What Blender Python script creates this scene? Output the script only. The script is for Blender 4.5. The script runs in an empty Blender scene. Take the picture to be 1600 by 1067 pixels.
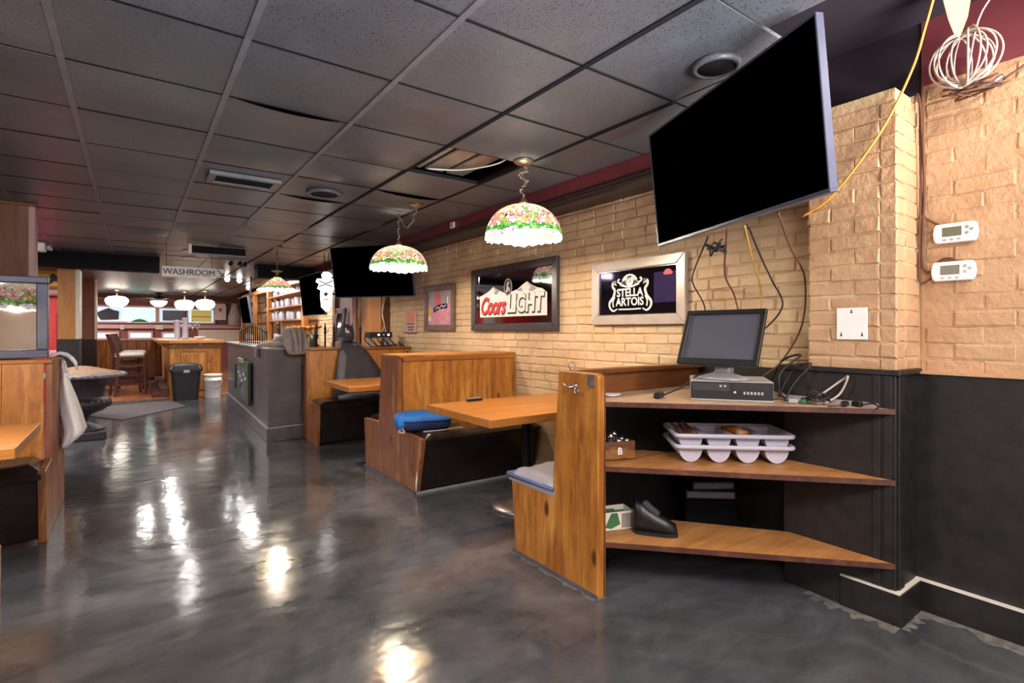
import bpy, bmesh, math, random
from mathutils import Vector, Matrix
random.seed(7)
SC = bpy.context.scene
COL = SC.collection
PI = math.pi

# ---------------------------------------------------------------- camera, world, lights, exposure
CAMZ = 1.32
cam_d = bpy.data.cameras.new('camera')
cam_d.sensor_width = 36.0
cam_d.lens = 826.3 / 1600 * 36.0
cam_d.shift_y = -17.5 / 1600
cam_d.clip_start = 0.02
cam = bpy.data.objects.new('camera', cam_d)
COL.objects.link(cam)
cam.location = (0, 0, CAMZ)
cam.rotation_euler = (PI / 2, 0, -math.radians(35.64))
SC.camera = cam

w = bpy.data.worlds.new('daylight'); SC.world = w
w.use_nodes = True
w.node_tree.nodes['Background'].inputs[0].default_value = (0.86, 0.9, 1.0, 1)
w.node_tree.nodes['Background'].inputs[1].default_value = 0.7


def light(kind, name, loc, power, col=(1, 1, 1), size=0.1, rot=None, sy=None):
    d = bpy.data.lights.new(name, kind)
    d.energy = power; d.color = col
    if kind == 'AREA':
        d.size = size
        if sy: d.shape = 'RECTANGLE'; d.size_y = sy
    else:
        d.shadow_soft_size = size
    o = bpy.data.objects.new(name, d); COL.objects.link(o)
    o.location = loc
    if rot: o.rotation_euler = rot
    return o


# unseen ceiling-height area lights, mostly added as fill for dining room and bar
light('AREA', 'unseen_overhead_light', (0.5, -0.4, 2.4), 60, (1.0, 0.95, 0.9), 0.9, (math.radians(18), 0, 0))
light('AREA', 'unseen_overhead_light', (2.0, -0.5, 2.4), 14, (1.0, 0.9, 0.8), 0.5, (math.radians(20), 0, 0))
light('AREA', 'unseen_overhead_light', (-1.6, 2.0, 2.4), 60, (1.0, 0.96, 0.93), 0.8)
light('AREA', 'unseen_overhead_light', (-1.6, -1.2, 2.4), 40, (1.0, 0.95, 0.9), 0.6)  # added fill for the wall reflected in the framed mirror
light('AREA', 'open_ceiling_lamp', (2.6, 0.2, 2.72), 7, (1.0, 0.84, 0.64), 0.09, (math.radians(20), math.radians(10), 0))
front_fill = light('AREA', 'upward_front_fill', (1.5, -2.3, 0.9), 125, (0.97, 0.98, 1.0), 2.6, (PI / 2 + 0.8, 0, 0), 1.0)  # added fill behind the camera, aimed up to brighten the ceiling
front_fill.data.spread = 1.5
light('AREA', 'unseen_overhead_light', (-1.7, 7.4, 2.4), 60, (1.0, 0.96, 0.94), 0.8)
light('AREA', 'unseen_overhead_light', (-2.0, 11.6, 2.4), 40, (1.0, 0.95, 0.9), 0.6)
light('AREA', 'unseen_overhead_light', (2.3, 11.0, 2.4), 50, (1.0, 0.93, 0.86), 1.2)
light('AREA', 'unseen_overhead_light', (-1.9, 17.6, 2.4), 150, (1.0, 0.96, 0.94), 0.8)  # added far-room fill, kept out of the floor reflections

VS = SC.view_settings
SC.display_settings.display_device = 'sRGB'
VS.view_transform = 'Standard'; VS.look = 'None'; VS.gamma = 1.0
VS.use_curve_mapping = False
VS.exposure = 1.0


# ---------------------------------------------------------------- mesh helpers
class MB:
    def __init__(self):
        self.v = []; self.f = []; self.sm = []

    def add(self, vs, fs, M=None, smooth=False):
        n = len(self.v)
        for p in vs:
            p = Vector(p)
            self.v.append(tuple(M @ p) if M is not None else tuple(p))
        for f in fs:
            self.f.append(tuple(i + n for i in f)); self.sm.append(smooth)
        return self

    def box(self, x0, x1, y0, y1, z0, z1, M=None):
        vs = [(x0, y0, z0), (x1, y0, z0), (x1, y1, z0), (x0, y1, z0), (x0, y0, z1), (x1, y0, z1), (x1, y1, z1), (x0, y1, z1)]
        return self.add(vs, [(0, 3, 2, 1), (4, 5, 6, 7), (0, 1, 5, 4), (1, 2, 6, 5), (2, 3, 7, 6), (3, 0, 4, 7)], M)

    def bar(self, a, b, wx, wy, up=(0, 0, 1)):
        a = Vector(a); b = Vector(b); d = (b - a).normalized()
        u = Vector(up)
        if abs(d.dot(u)) > 0.98: u = Vector((0, 1, 0))
        r = d.cross(u).normalized(); u2 = r.cross(d)
        M = Matrix((r, u2, d)).transposed().to_4x4(); M.translation = a
        return self.box(-wx / 2, wx / 2, -wy / 2, wy / 2, 0, (b - a).length, M)

    def prism(self, poly, axis, a0, a1, M=None):
        """poly: 2-D points; axis 'x': poly is (y,z); 'y': (x,z); 'z': (x,y)."""
        def P(p, a):
            return {'x': (a, p[0], p[1]), 'y': (p[0], a, p[1]), 'z': (p[0], p[1], a)}[axis]
        n = len(poly)
        vs = [P(p, a0) for p in poly] + [P(p, a1) for p in poly]
        fs = [tuple(range(n - 1, -1, -1)), tuple(range(n, 2 * n))]
        fs += [(i, (i + 1) % n, n + (i + 1) % n, n + i) for i in range(n)]
        return self.add(vs, fs, M)

    def tube(self, pts, r, n=6, smooth=True, closed=False, cap=True):
        pts = [Vector(p) for p in pts]; m = len(pts)
        rr = r if isinstance(r, (list, tuple)) else [r] * m
        vs = []; prev = None
        for i, p in enumerate(pts):
            if closed: d = pts[(i + 1) % m] - pts[i - 1]
            else: d = pts[min(i + 1, m - 1)] - pts[max(i - 1, 0)]
            d = d.normalized() if d.length > 1e-9 else Vector((0, 0, 1))
            if prev is None:
                u = Vector((0, 0, 1)) if abs(d.z) < 0.9 else Vector((1, 0, 0))
                s = d.cross(u).normalized()
            else:
                s = prev - d * prev.dot(d)
                s = s.normalized() if s.length > 1e-6 else d.orthogonal().normalized()
            prev = s; t = d.cross(s)
            for k in range(n):
                a = 2 * PI * k / n
                vs.append(p + (s * math.cos(a) + t * math.sin(a)) * rr[i])
        fs = []
        for i in range(m if closed else m - 1):
            j = (i + 1) % m
            for k in range(n):
                fs.append((i * n + k, i * n + (k + 1) % n, j * n + (k + 1) % n, j * n + k))
        if cap and not closed:
            fs.append(tuple(range(n - 1, -1, -1))); fs.append(tuple((m - 1) * n + k for k in range(n)))
        return self.add(vs, fs, None, smooth)

    def lathe(self, prof, n=24, M=None, smooth=True, sx=1, sy=1):
        """prof: (r, z) pairs, bottom to top of the outline."""
        vs = []; fs = []; idx = []
        for r, z in prof:
            if r < 1e-6:
                idx.append([len(vs)]); vs.append((0, 0, z))
            else:
                idx.append(list(range(len(vs), len(vs) + n)))
                for k in range(n):
                    a = 2 * PI * k / n
                    vs.append((r * sx * math.cos(a), r * sy * math.sin(a), z))
        for A, B in zip(idx[:-1], idx[1:]):
            for k in range(n):
                k2 = (k + 1) % n
                if len(A) == 1 and len(B) == 1: continue
                if len(A) == 1: fs.append((A[0], B[k2], B[k]))
                elif len(B) == 1: fs.append((A[k], A[k2], B[0]))
                else: fs.append((A[k], A[k2], B[k2], B[k]))
        if len(idx[0]) > 1: fs.append(tuple(reversed(idx[0])))
        if len(idx[-1]) > 1: fs.append(tuple(idx[-1]))
        return self.add(vs, fs, M, smooth)

    def loft(self, rings, smooth=True, cap=True):
        n = len(rings[0]); vs = [p for r in rings for p in r]; fs = []
        for i in range(len(rings) - 1):
            for k in range(n):
                fs.append((i * n + k, i * n + (k + 1) % n, (i + 1) * n + (k + 1) % n, (i + 1) * n + k))
        if cap:
            fs.append(tuple(range(n - 1, -1, -1))); fs.append(tuple((len(rings) - 1) * n + k for k in range(n)))
        return self.add(vs, fs, None, smooth)

    def grid(self, fn, nu, nv, smooth=True):
        vs = [fn(i / nu, j / nv) for j in range(nv + 1) for i in range(nu + 1)]
        fs = [(j * (nu + 1) + i, j * (nu + 1) + i + 1, (j + 1) * (nu + 1) + i + 1, (j + 1) * (nu + 1) + i) for j in range(nv) for i in range(nu)]
        return self.add(vs, fs, None, smooth)

    def mesh(self, name, fix=True):
        me = bpy.data.meshes.new(name)
        me.from_pydata(self.v, [], self.f)
        me.polygons.foreach_set('use_smooth', self.sm)
        if fix:
            b = bmesh.new(); b.from_mesh(me)
            bmesh.ops.recalc_face_normals(b, faces=b.faces); b.to_mesh(b and me); b.free()
        me.update()
        return me


def spline(pts, n=8, closed=False):
    P = [Vector(p) for p in pts]; m = len(P); out = []
    for i in range(m if closed else m - 1):
        p0 = P[(i - 1) % m] if closed or i > 0 else P[0] * 2 - P[1]
        p1 = P[i]; p2 = P[(i + 1) % m]
        p3 = P[(i + 2) % m] if closed or i + 2 < m else P[-1] * 2 - P[-2]
        for k in range(n):
            t = k / n
            out.append(0.5 * ((2 * p1) + (p2 - p0) * t + (2 * p0 - 5 * p1 + 4 * p2 - p3) * t * t + (3 * p1 - p0 - 3 * p2 + p3) * t ** 3))
    if not closed: out.append(P[-1])
    return out


def obj(name, mb, m, parent=None, loc=(0, 0, 0), rot=(0, 0, 0), bevel=0, label=None, kind=None, seg=1):
    me = mb if isinstance(mb, bpy.types.Mesh) else mb.mesh(name)
    if m is not None and len(me.materials) == 0: me.materials.append(m)
    o = bpy.data.objects.new(name, me); COL.objects.link(o)
    o.parent = parent; o.location = loc; o.rotation_euler = rot
    if bevel:
        b = o.modifiers.new('bevel', 'BEVEL'); b.width = bevel; b.segments = seg; b.limit_method = 'ANGLE'; b.angle_limit = math.radians(40)
    if label: o['label'] = label
    if kind: o['kind'] = kind
    return o


def tag(o, label, cat, group=None, kind=None):
    o['label'] = label; o['category'] = cat
    if group: o['group'] = group
    if kind: o['kind'] = kind
    return o


def thing(name, label, cat, loc=(0, 0, 0), rot=(0, 0, 0), group=None, frame=None):
    o = bpy.data.objects.new(name, None); COL.objects.link(o)
    o.empty_display_size = 0.1
    if frame is not None: o.matrix_world = frame
    else: o.location = loc; o.rotation_euler = rot
    return tag(o, label, cat, group)


def struct(name, mb, m, parent=None, label=None, **k):
    o = obj(name, mb, m, parent, label=label, **k)
    if parent is None: o['kind'] = 'structure'
    return o


def frame_of(loc, right, up):
    r = Vector(right).normalized(); u = Vector(up); u = (u - r * u.dot(r)).normalized(); n = r.cross(u)
    M = Matrix((r, u, n)).transposed().to_4x4(); M.translation = Vector(loc)
    return M


def dup(root, label=None, group=None):
    r = root.copy(); COL.objects.link(r)
    if label: r['label'] = label
    if group: r['group'] = group
    for ch in list(root.children):
        c = ch.copy(); COL.objects.link(c); c.parent = r
        for g in list(ch.children):
            d = g.copy(); COL.objects.link(d); d.parent = c
    return r


def text(name, s, size, m, parent, loc, shear=0, bold=0, ext=0.0008, align='CENTER', space=1.0, sx=1.0):
    cu = bpy.data.curves.new(name, 'FONT'); cu.body = s; cu.size = size
    cu.align_x = align; cu.align_y = 'CENTER'; cu.extrude = ext; cu.shear = shear; cu.offset = bold
    cu.space_character = space; cu.resolution_u = 3
    cu.materials.append(m)
    tmp = bpy.data.objects.new(name, cu); COL.objects.link(tmp)
    dg = bpy.context.evaluated_depsgraph_get(); dg.update()
    me = bpy.data.meshes.new_from_object(tmp.evaluated_get(dg))
    bpy.data.objects.remove(tmp); bpy.data.curves.remove(cu)
    if not me.materials: me.materials.append(m)
    o = bpy.data.objects.new(name, me); COL.objects.link(o); o.parent = parent; o.location = loc
    o.scale = (sx, 1, 1)
    return o


# ---------------------------------------------------------------- materials
def lin(c):
    if isinstance(c, str):
        c = [int(c[i:i + 2], 16) / 255 for i in (0, 2, 4)]
    return tuple(x / 12.92 if x <= 0.04045 else ((x + 0.055) / 1.055) ** 2.4 for x in c) + (1,)


class N:
    def __init__(self, name):
        self.m = bpy.data.materials.new(name); self.m.use_nodes = True
        self.t = self.m.node_tree; self.b = self.t.nodes['Principled BSDF']; self.out = self.t.nodes['Material Output']

    def n(self, typ, **k):
        nd = self.t.nodes.new(typ)
        for a, v in k.items():
            if a.startswith('i_'):
                key = a[2:].replace('_', ' ')
                nd.inputs[int(key) if key.isdigit() else key].default_value = v
            else: setattr(nd, a, v)
        return nd

    def l(self, a, b): self.t.links.new(a, b)

    def coord(self, scale=(1, 1, 1), kind='Object'):
        tc = self.n('ShaderNodeTexCoord'); mp = self.n('ShaderNodeMapping'); mp.inputs['Scale'].default_value = scale
        self.l(tc.outputs[kind], mp.inputs['Vector']); return mp.outputs['Vector']

    def noise(self, vec, scale, detail=4, rough=0.55, dist=0):
        nd = self.n('ShaderNodeTexNoise'); nd.inputs['Scale'].default_value = scale; nd.inputs['Detail'].default_value = detail
        nd.inputs['Roughness'].default_value = rough; nd.inputs['Distortion'].default_value = dist
        if vec is not None: self.l(vec, nd.inputs['Vector'])
        return nd.outputs['Fac']

    def ramp(self, fac, stops, interp='LINEAR'):
        r = self.n('ShaderNodeValToRGB'); e = r.color_ramp; e.interpolation = interp
        while len(e.elements) < len(stops): e.elements.new(0.5)
        for el, (p, c) in zip(e.elements, stops): el.position = p; el.color = c if len(c) == 4 else tuple(c) + (1,)
        self.l(fac, r.inputs[0]); return r.outputs[0]

    def mix(self, fac, a, b, mode='MIX'):
        x = self.n('ShaderNodeMix', data_type='RGBA', blend_type=mode)
        for i, v in ((0, fac), (6, a), (7, b)):
            if hasattr(v, 'is_linked') or isinstance(v, bpy.types.NodeSocket): self.l(v, x.inputs[i])
            else: x.inputs[i].default_value = v
        return x.outputs[2]

    def math(self, op, a, b=None):
        x = self.n('ShaderNodeMath', operation=op)
        for i, v in ((0, a), (1, b)):
            if v is None: continue
            if isinstance(v, bpy.types.NodeSocket): self.l(v, x.inputs[i])
            else: x.inputs[i].default_value = v
        return x.outputs[0]

    def bump(self, h, strength=0.3, dist=0.01):
        b = self.n('ShaderNodeBump'); b.inputs['Strength'].default_value = strength; b.inputs['Distance'].default_value = dist
        self.l(h, b.inputs['Height']); self.l(b.outputs[0], self.b.inputs['Normal'])

    def set(self, **k):
        for a, v in k.items():
            s = self.b.inputs[a.replace('_', ' ')]
            if isinstance(v, bpy.types.NodeSocket): self.l(v, s)
            else: s.default_value = v
        return self


def plain(name, c, rough=0.5, metal=0, var=0.12, scale=9, bump=0, spec=0.5, coat=0):
    k = N(name); col = lin(c); v = k.coord()
    f = k.noise(v, scale, 5)
    lo = tuple(x * (1 - var) for x in col[:3]); hi = tuple(min(1, x * (1 + var)) for x in col[:3])
    k.set(Base_Color=k.ramp(f, [(0.3, lo), (0.7, hi)]), Roughness=rough, Metallic=metal)
    k.b.inputs['Specular IOR Level'].default_value = spec
    k.b.inputs['Coat Weight'].default_value = coat
    if bump: k.bump(k.noise(v, scale * 12, 3), bump, 0.004)
    return k.m


def wood(name, axis, dark, mid, light_, rough=0.38, worn=True, scale=1.0):
    k = N(name)
    s = {'x': (1.2, 14, 14), 'y': (14, 1.2, 14), 'z': (14, 14, 1.2)}[axis]
    s = tuple(q * scale for q in s)
    oi = k.n('ShaderNodeObjectInfo')
    tc = k.n('ShaderNodeTexCoord'); mp = k.n('ShaderNodeMapping'); mp.inputs['Scale'].default_value = s
    off = k.n('ShaderNodeVectorMath', operation='ADD'); k.l(tc.outputs['Object'], off.inputs[0])
    cm = k.n('ShaderNodeCombineXYZ'); r7 = k.math('MULTIPLY', oi.outputs['Random'], 7.3)
    k.l(r7, cm.inputs[0]); k.l(r7, cm.inputs[2]); k.l(cm.outputs[0], off.inputs[1]); k.l(off.outputs[0], mp.inputs['Vector'])
    g = k.noise(mp.outputs[0], 1.0, 6, 0.6, 1.2)
    base = k.ramp(g, [(0.25, lin(dark)), (0.5, lin(mid)), (0.75, lin(light_))])
    fine = k.noise(mp.outputs[0], 7.0, 3, 0.6)
    base = k.mix(0.35, base, k.ramp(fine, [(0.3, (0.35, 0.3, 0.25)), (0.7, (1, 1, 1))]), 'MULTIPLY')
    if worn:
        big = k.noise(off.outputs[0], 3.0, 4, 0.6, 0.4)
        mp3 = k.n('ShaderNodeMapping'); k.l(off.outputs[0], mp3.inputs['Vector']); mp3.inputs['Scale'].default_value = {'x': (0.9, 9, 9), 'y': (9, 0.9, 9), 'z': (9, 9, 1.6)}[axis]
        streak = k.noise(mp3.outputs[0], 1.0, 5, 0.6, 0.6)
        base = k.mix(k.ramp(big, [(0.45, (0, 0, 0)), (0.75, (0.5, 0.5, 0.5))]), base, lin(light_), 'MIX')
        base = k.mix(k.ramp(streak, [(0.54, (0, 0, 0)), (0.66, (0.5, 0.5, 0.5))]), base, lin('d9a455'), 'MIX')
        base = k.mix(k.ramp(streak, [(0.32, (0.55, 0.55, 0.55)), (0.42, (0, 0, 0))]), base, lin(dark), 'MIX')
        vo = k.n('ShaderNodeTexVoronoi'); mp2 = k.n('ShaderNodeMapping'); k.l(off.outputs[0], mp2.inputs['Vector'])
        mp2.inputs['Scale'].default_value = {'x': (2.2, 5, 5), 'y': (5, 2.2, 5), 'z': (5, 5, 2.2)}[axis]
        k.l(mp2.outputs[0], vo.inputs['Vector']); vo.inputs['Scale'].default_value = 1.0
        base = k.mix(k.ramp(vo.outputs['Distance'], [(0.0, (1, 1, 1)), (0.075, (0.75, 0.75, 0.75)), (0.12, (0, 0, 0))]), base, lin('3a1c0c'))
    k.set(Base_Color=base, Roughness=rough)
    k.b.inputs['Specular IOR Level'].default_value = 0.45
    k.bump(fine, 0.12, 0.003)
    return k.m


M = {}
for ax in 'xyz':
    M['wood_' + ax] = wood('honey_pine_' + ax, ax, '7d431a', 'a9692a', 'c98a3f')
    M['oak_' + ax] = wood('table_wood_' + ax, ax, 'a8662c', 'c07c3a', 'd2934d', 0.33, False)
    M['dwood_' + ax] = wood('stool_wood_' + ax, ax, '3c1f16', '573026', '734434', 0.4, False)
    M['brown_' + ax] = wood('stained_board_' + ax, ax, '4e2c17', '6d3f20', '85532d', 0.42)
M['ply_pale'] = wood('dusty_shelf_plywood', 'x', 'a07f63', 'b99a7d', 'c8ad93', 0.55, False, 0.7)
M['aged_z'] = wood('aged_red_pine', 'z', '5f3222', '8a5131', 'a86c40', 0.4)
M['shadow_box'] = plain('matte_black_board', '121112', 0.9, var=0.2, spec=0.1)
M['dust'] = plain('pale_floor_dust', '67625d', 0.85, var=0.5, scale=25, bump=0.3)
M['ply'] = wood('shelf_plywood', 'x', '9a6233', 'b67c46', 'c9935c', 0.5, False, 0.7)
M['panel'] = wood('veneer_panel', 'z', 'b4702f', 'c98640', 'd49850', 0.5, False, 0.6)
M['panel2'] = wood('brown_veneer', 'z', '70452f', '835641', '936851', 0.55, False, 0.6)
M['black_wood'] = plain('black_painted_wood', '1b1716', 0.5, var=0.5, scale=14, bump=0.15)
M['vinyl'] = plain('black_vinyl', '251d1c', 0.22, var=0.3, scale=6, bump=0.12)
M['sheen_vinyl'] = plain('sheen_vinyl', '8d8b96', 0.45, var=0.12, scale=8)  # grey puts the near seat's reflected light into the vinyl colour
M['blue_trim'] = plain('blue_piping', '4f5b86', 0.45)
M['counter'] = plain('charcoal_paint', '565258', 0.4, var=0.25, scale=5, bump=0.05)
M['counter_top'] = plain('worn_counter_top', '8c8380', 0.35, var=0.2)
M['black'] = plain('black_plastic', '141416', 0.4, var=0.2)
M['dark'] = plain('dark_grey_plastic', '2c2b2f', 0.45, var=0.15)
M['screen'] = plain('dead_screen', '000000', 0.6, var=0.0, spec=0.0)
M['monitor_screen'] = plain('grey_monitor_screen', '4a4a55', 0.4, var=0.1, scale=3)
M['bezel'] = plain('blue_grey_bezel', '4b4d60', 0.35, metal=0.3)
M['matte_black'] = plain('matte_black_paint', '1a1a1e', 0.8, var=0.2, spec=0.15)
M['silver'] = plain('silver_plastic', 'a9a6a8', 0.35, metal=0.3)
M['chrome'] = plain('chrome', 'd8d8dc', 0.15, metal=1)
M['steel'] = plain('brushed_steel', '9a9aa0', 0.3, metal=0.9)
M['iron'] = plain('wrought_iron', '1f1c1e', 0.45, metal=0.5)
M['white'] = plain('white_plastic', 'e6e2e0', 0.4, var=0.04)
M['cream'] = plain('cream_plastic', 'd9cfc2', 0.45, var=0.05)
M['bag_white'] = plain('white_bag', 'f2eef4', 0.35, var=0.04, scale=7, bump=0.1)
M['tray'] = plain('lilac_grey_plastic', 'b5aebb', 0.4, var=0.05)
M['blue_bag'] = plain('blue_fabric', '1f6fc0', 0.6, var=0.15, bump=0.15)
M['navy'] = plain('navy_fabric', '16264f', 0.6, var=0.15)
M['jacket'] = plain('charcoal_fabric', '37333a', 0.75, var=0.2, bump=0.2)
M['jacket_grey'] = plain('slate_fabric', '6a6570', 0.75, var=0.15, bump=0.2)
M['bag_grey'] = plain('taupe_fabric', '8a8078', 0.8, var=0.15, bump=0.25)
M['urn'] = plain('dark_cast_stone', '332c33', 0.5, var=0.3, scale=20, bump=0.3)
M['urn_light'] = plain('worn_cast_stone', '8b848c', 0.55, var=0.5, scale=30, bump=0.4)
M['soil'] = plain('dry_moss', 'a08268', 0.9, var=0.35, scale=40, bump=0.8)
M['brass'] = plain('tarnished_brass', '8f7d66', 0.35, metal=0.8)
M['orange_cable'] = plain('orange_cable', 'd99032', 0.45)
M['grey_cable'] = plain('grey_cable', 'b5a49a', 0.45)
M['cable'] = plain('black_cable', '1c1718', 0.5)
M['brown_cable'] = plain('brown_cable', '5a3526', 0.55)
M['yellow_cable'] = plain('yellow_cable', 'c39a3f', 0.5)
M['manila'] = plain('manila_tag', 'c9a468', 0.7)
M['mat'] = plain('rubber_mat', '4c4345', 0.7, var=0.15, scale=30, bump=0.3)
M['red'] = plain('red_paint', 'c23430', 0.5, var=0.08)
M['maroon'] = plain('maroon_paint', '6c2f36', 0.5, var=0.15, scale=4)
M['void'] = plain('dark_plenum', '1d1420', 0.8, var=0.3, scale=3)
M['moulding'] = plain('dark_moulding', '2c2023', 0.35, var=0.2)
M['back_wall'] = plain('brown_red_wall', '7d4a44', 0.6, var=0.12, scale=3)
M['pink_trim'] = plain('dusty_trim', 'c39c98', 0.5, var=0.08)
M['frame_dark'] = plain('dark_picture_frame', '3c3336', 0.35, var=0.25, scale=20)
M['frame_silver'] = plain('silver_gilt_frame', 'c5b8b0', 0.35, metal=0.35, var=0.1)
M['frame_brown'] = plain('brown_picture_frame', '6c4c46', 0.45, var=0.2)
M['paper'] = plain('paper', 'e8e2de', 0.6, var=0.03)
M['print_white'] = plain('white_print', 'e9e4e4', 0.45, var=0.03)
M['print_grey'] = plain('grey_print', '9b9297', 0.45, var=0.1)
M['print_black'] = plain('black_print', '121012', 0.45, var=0.02)
M['print_red'] = plain('red_print', 'd3333f', 0.45, var=0.08)
M['print_pink'] = plain('pink_print', 'd58aa0', 0.5, var=0.25, scale=14)
M['print_orange'] = plain('orange_print', 'df7f62', 0.5, var=0.1)
M['print_yellow'] = plain('yellow_print', 'd6ad42', 0.5, var=0.1)
M['print_purple'] = plain('purple_print', '26154c', 0.6, var=0.2, spec=0.15)
M['print_green'] = plain('green_print', '3d6b41', 0.5, var=0.15)
M['mirror'] = plain('mirror_glass', '9a97a0', 0.04, metal=1, var=0.02)
M['dark_mirror'] = plain('smoked_mirror', '3a3444', 0.05, metal=0.9, var=0.05)
M['lcd'] = plain('lcd_glass', '6c6a58', 0.3, var=0.06)
M['orange_fab'] = plain('orange_flower', 'd3762c', 0.7, var=0.25)
M['bin'] = plain('black_bin_plastic', '1c1b20', 0.42, var=0.2)
M['pipe'] = plain('grey_duct', '57555a', 0.4, metal=0.6)
M['joist'] = plain('raw_timber', 'b9a390', 0.8, var=0.15, scale=12)

# painted brick: cream paint over brick, a little different on each
def brick_mat(name, c1, c2, c3, rnd=0.25):
    k = N(name); v = k.coord(kind='Object'); oi = k.n('ShaderNodeObjectInfo')
    g = k.n('ShaderNodeNewGeometry')
    f = k.noise(g.outputs['Position'], 2.2, 5, 0.6)
    base = k.ramp(f, [(0.3, lin(c1)), (0.52, lin(c2)), (0.75, lin(c3))])
    base = k.mix(rnd, base, k.ramp(oi.outputs['Random'], [(0, (0.62, 0.58, 0.52)), (0.5, (1, 1, 1)), (1, (1.0, 0.9, 0.8))]), 'MULTIPLY')
    sp = k.noise(g.outputs['Position'], 26, 5, 0.65)
    base = k.mix(k.ramp(sp, [(0.68, (0, 0, 0)), (0.78, (0.55, 0.55, 0.55))]), base, lin('6b4630'))
    h = k.noise(g.outputs['Position'], 38, 6, 0.6)
    k.set(Base_Color=base, Roughness=0.55); hb = k.math('ADD', k.math('MULTIPLY', h, 0.4), k.noise(g.outputs['Position'], 11, 4, 0.6))
    k.bump(hb, 0.8, 0.014)
    return k.m
M['brick'] = brick_mat('cream_painted_brick', 'c09f7b', 'd2b693', 'dcc4a4')
M['brick_near'] = brick_mat('tan_painted_brick', 'a78161', 'b8916e', 'c49f7e', 0.14)
M['mortar'] = brick_mat('painted_mortar', 'a88660', 'c2a27a', 'd0b48e', 0.0)

# black ceiling tile: painted mineral fibre with pinholes
k = N('black_ceiling_tile'); g = k.n('ShaderNodeNewGeometry'); oi = k.n('ShaderNodeObjectInfo')
f = k.noise(g.outputs['Position'], 1.6, 4, 0.6)
base = k.ramp(f, [(0.3, lin('54565c')), (0.7, lin('686a72'))])
base = k.mix(0.6, base, k.ramp(oi.outputs['Random'], [(0, (0.7, 0.7, 0.7)), (1, (1, 1, 1))]), 'MULTIPLY')
st = k.noise(g.outputs['Position'], 0.9, 3, 0.5, 1.5)
base = k.mix(k.ramp(st, [(0.6, (0, 0, 0)), (0.68, (0.35, 0.35, 0.35))]), base, lin('403f44'))
vo = k.n('ShaderNodeTexVoronoi'); k.l(g.outputs['Position'], vo.inputs['Vector']); vo.inputs['Scale'].default_value = 75
hole = k.ramp(vo.outputs['Distance'], [(0.16, (1, 1, 1)), (0.26, (0, 0, 0))])
base = k.mix(hole, base, lin('19181a'))
k.set(Base_Color=base, Roughness=0.38); k.b.inputs['Specular IOR Level'].default_value = 0.6
k.bump(k.noise(g.outputs['Position'], 60, 3), 0.15, 0.003)
M['tile'] = k.m
M['rail'] = plain('grey_grid_rail', '6c6b71', 0.4, var=0.15)
M['rail_dark'] = plain('black_grid_rail', '232225', 0.85, var=0.2, spec=0.1)

# sealed black concrete floor
k = N('polished_black_concrete'); g = k.n('ShaderNodeNewGeometry'); P = g.outputs['Position']
f1 = k.noise(P, 0.8, 6, 0.62, 0.6); f2 = k.noise(k.coord((3.2, 7.0, 1)), 1.0, 6, 0.62, 0.7); f3 = k.noise(P, 60, 2)
base = k.ramp(f1, [(0.3, lin('333336')), (0.5, lin('535357')), (0.72, lin('757579'))])
base = k.mix(0.55, base, k.ramp(f2, [(0.3, (0.45, 0.45, 0.45)), (0.7, (1.2, 1.2, 1.2))]), 'MULTIPLY')
base = k.mix(k.ramp(f3, [(0.74, (0, 0, 0)), (0.78, (0.5, 0.5, 0.5))]), base, lin('a5a2a0'))
k.set(Base_Color=base, Roughness=k.ramp(f2, [(0.3, (0.09,) * 3), (0.7, (0.17,) * 3)]))
k.b.inputs['Specular IOR Level'].default_value = 0.75
wv = k.math('ADD', k.noise(P, 3.2, 3), k.math('MULTIPLY', k.noise(P, 16, 2), 0.12))
k.bump(wv, 0.12, 0.03)
M['floor'] = k.m
M['floor_wood'] = wood('bar_floor_boards', 'y', '80462c', 'a5653f', 'bd8054', 0.3, False)


def glow(name, c, strength):
    k = N(name)
    k.set(Base_Color=lin(c), Emission_Color=lin(c), Emission_Strength=strength, Roughness=0.5)
    return k.m
M['glow_white'] = glow('lit_globe', 'fff6e6', 3.5)
M['glow_bulb'] = glow('lit_bulb', 'ffffff', 14)
M['glow_sign'] = glow('lit_sign_face', 'fbfaff', 0.9)
M['glow_win'] = glow('daylit_pane', 'c4dce8', 0.4)
M['glow_green'] = glow('lit_green_sign', 'a8f0dc', 0.7)
M['glow_olive'] = glow('lit_olive_sign', 'b3a55a', 0.3)
M['glow_neon'] = glow('violet_neon', 'b59cf0', 2.0)

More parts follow.
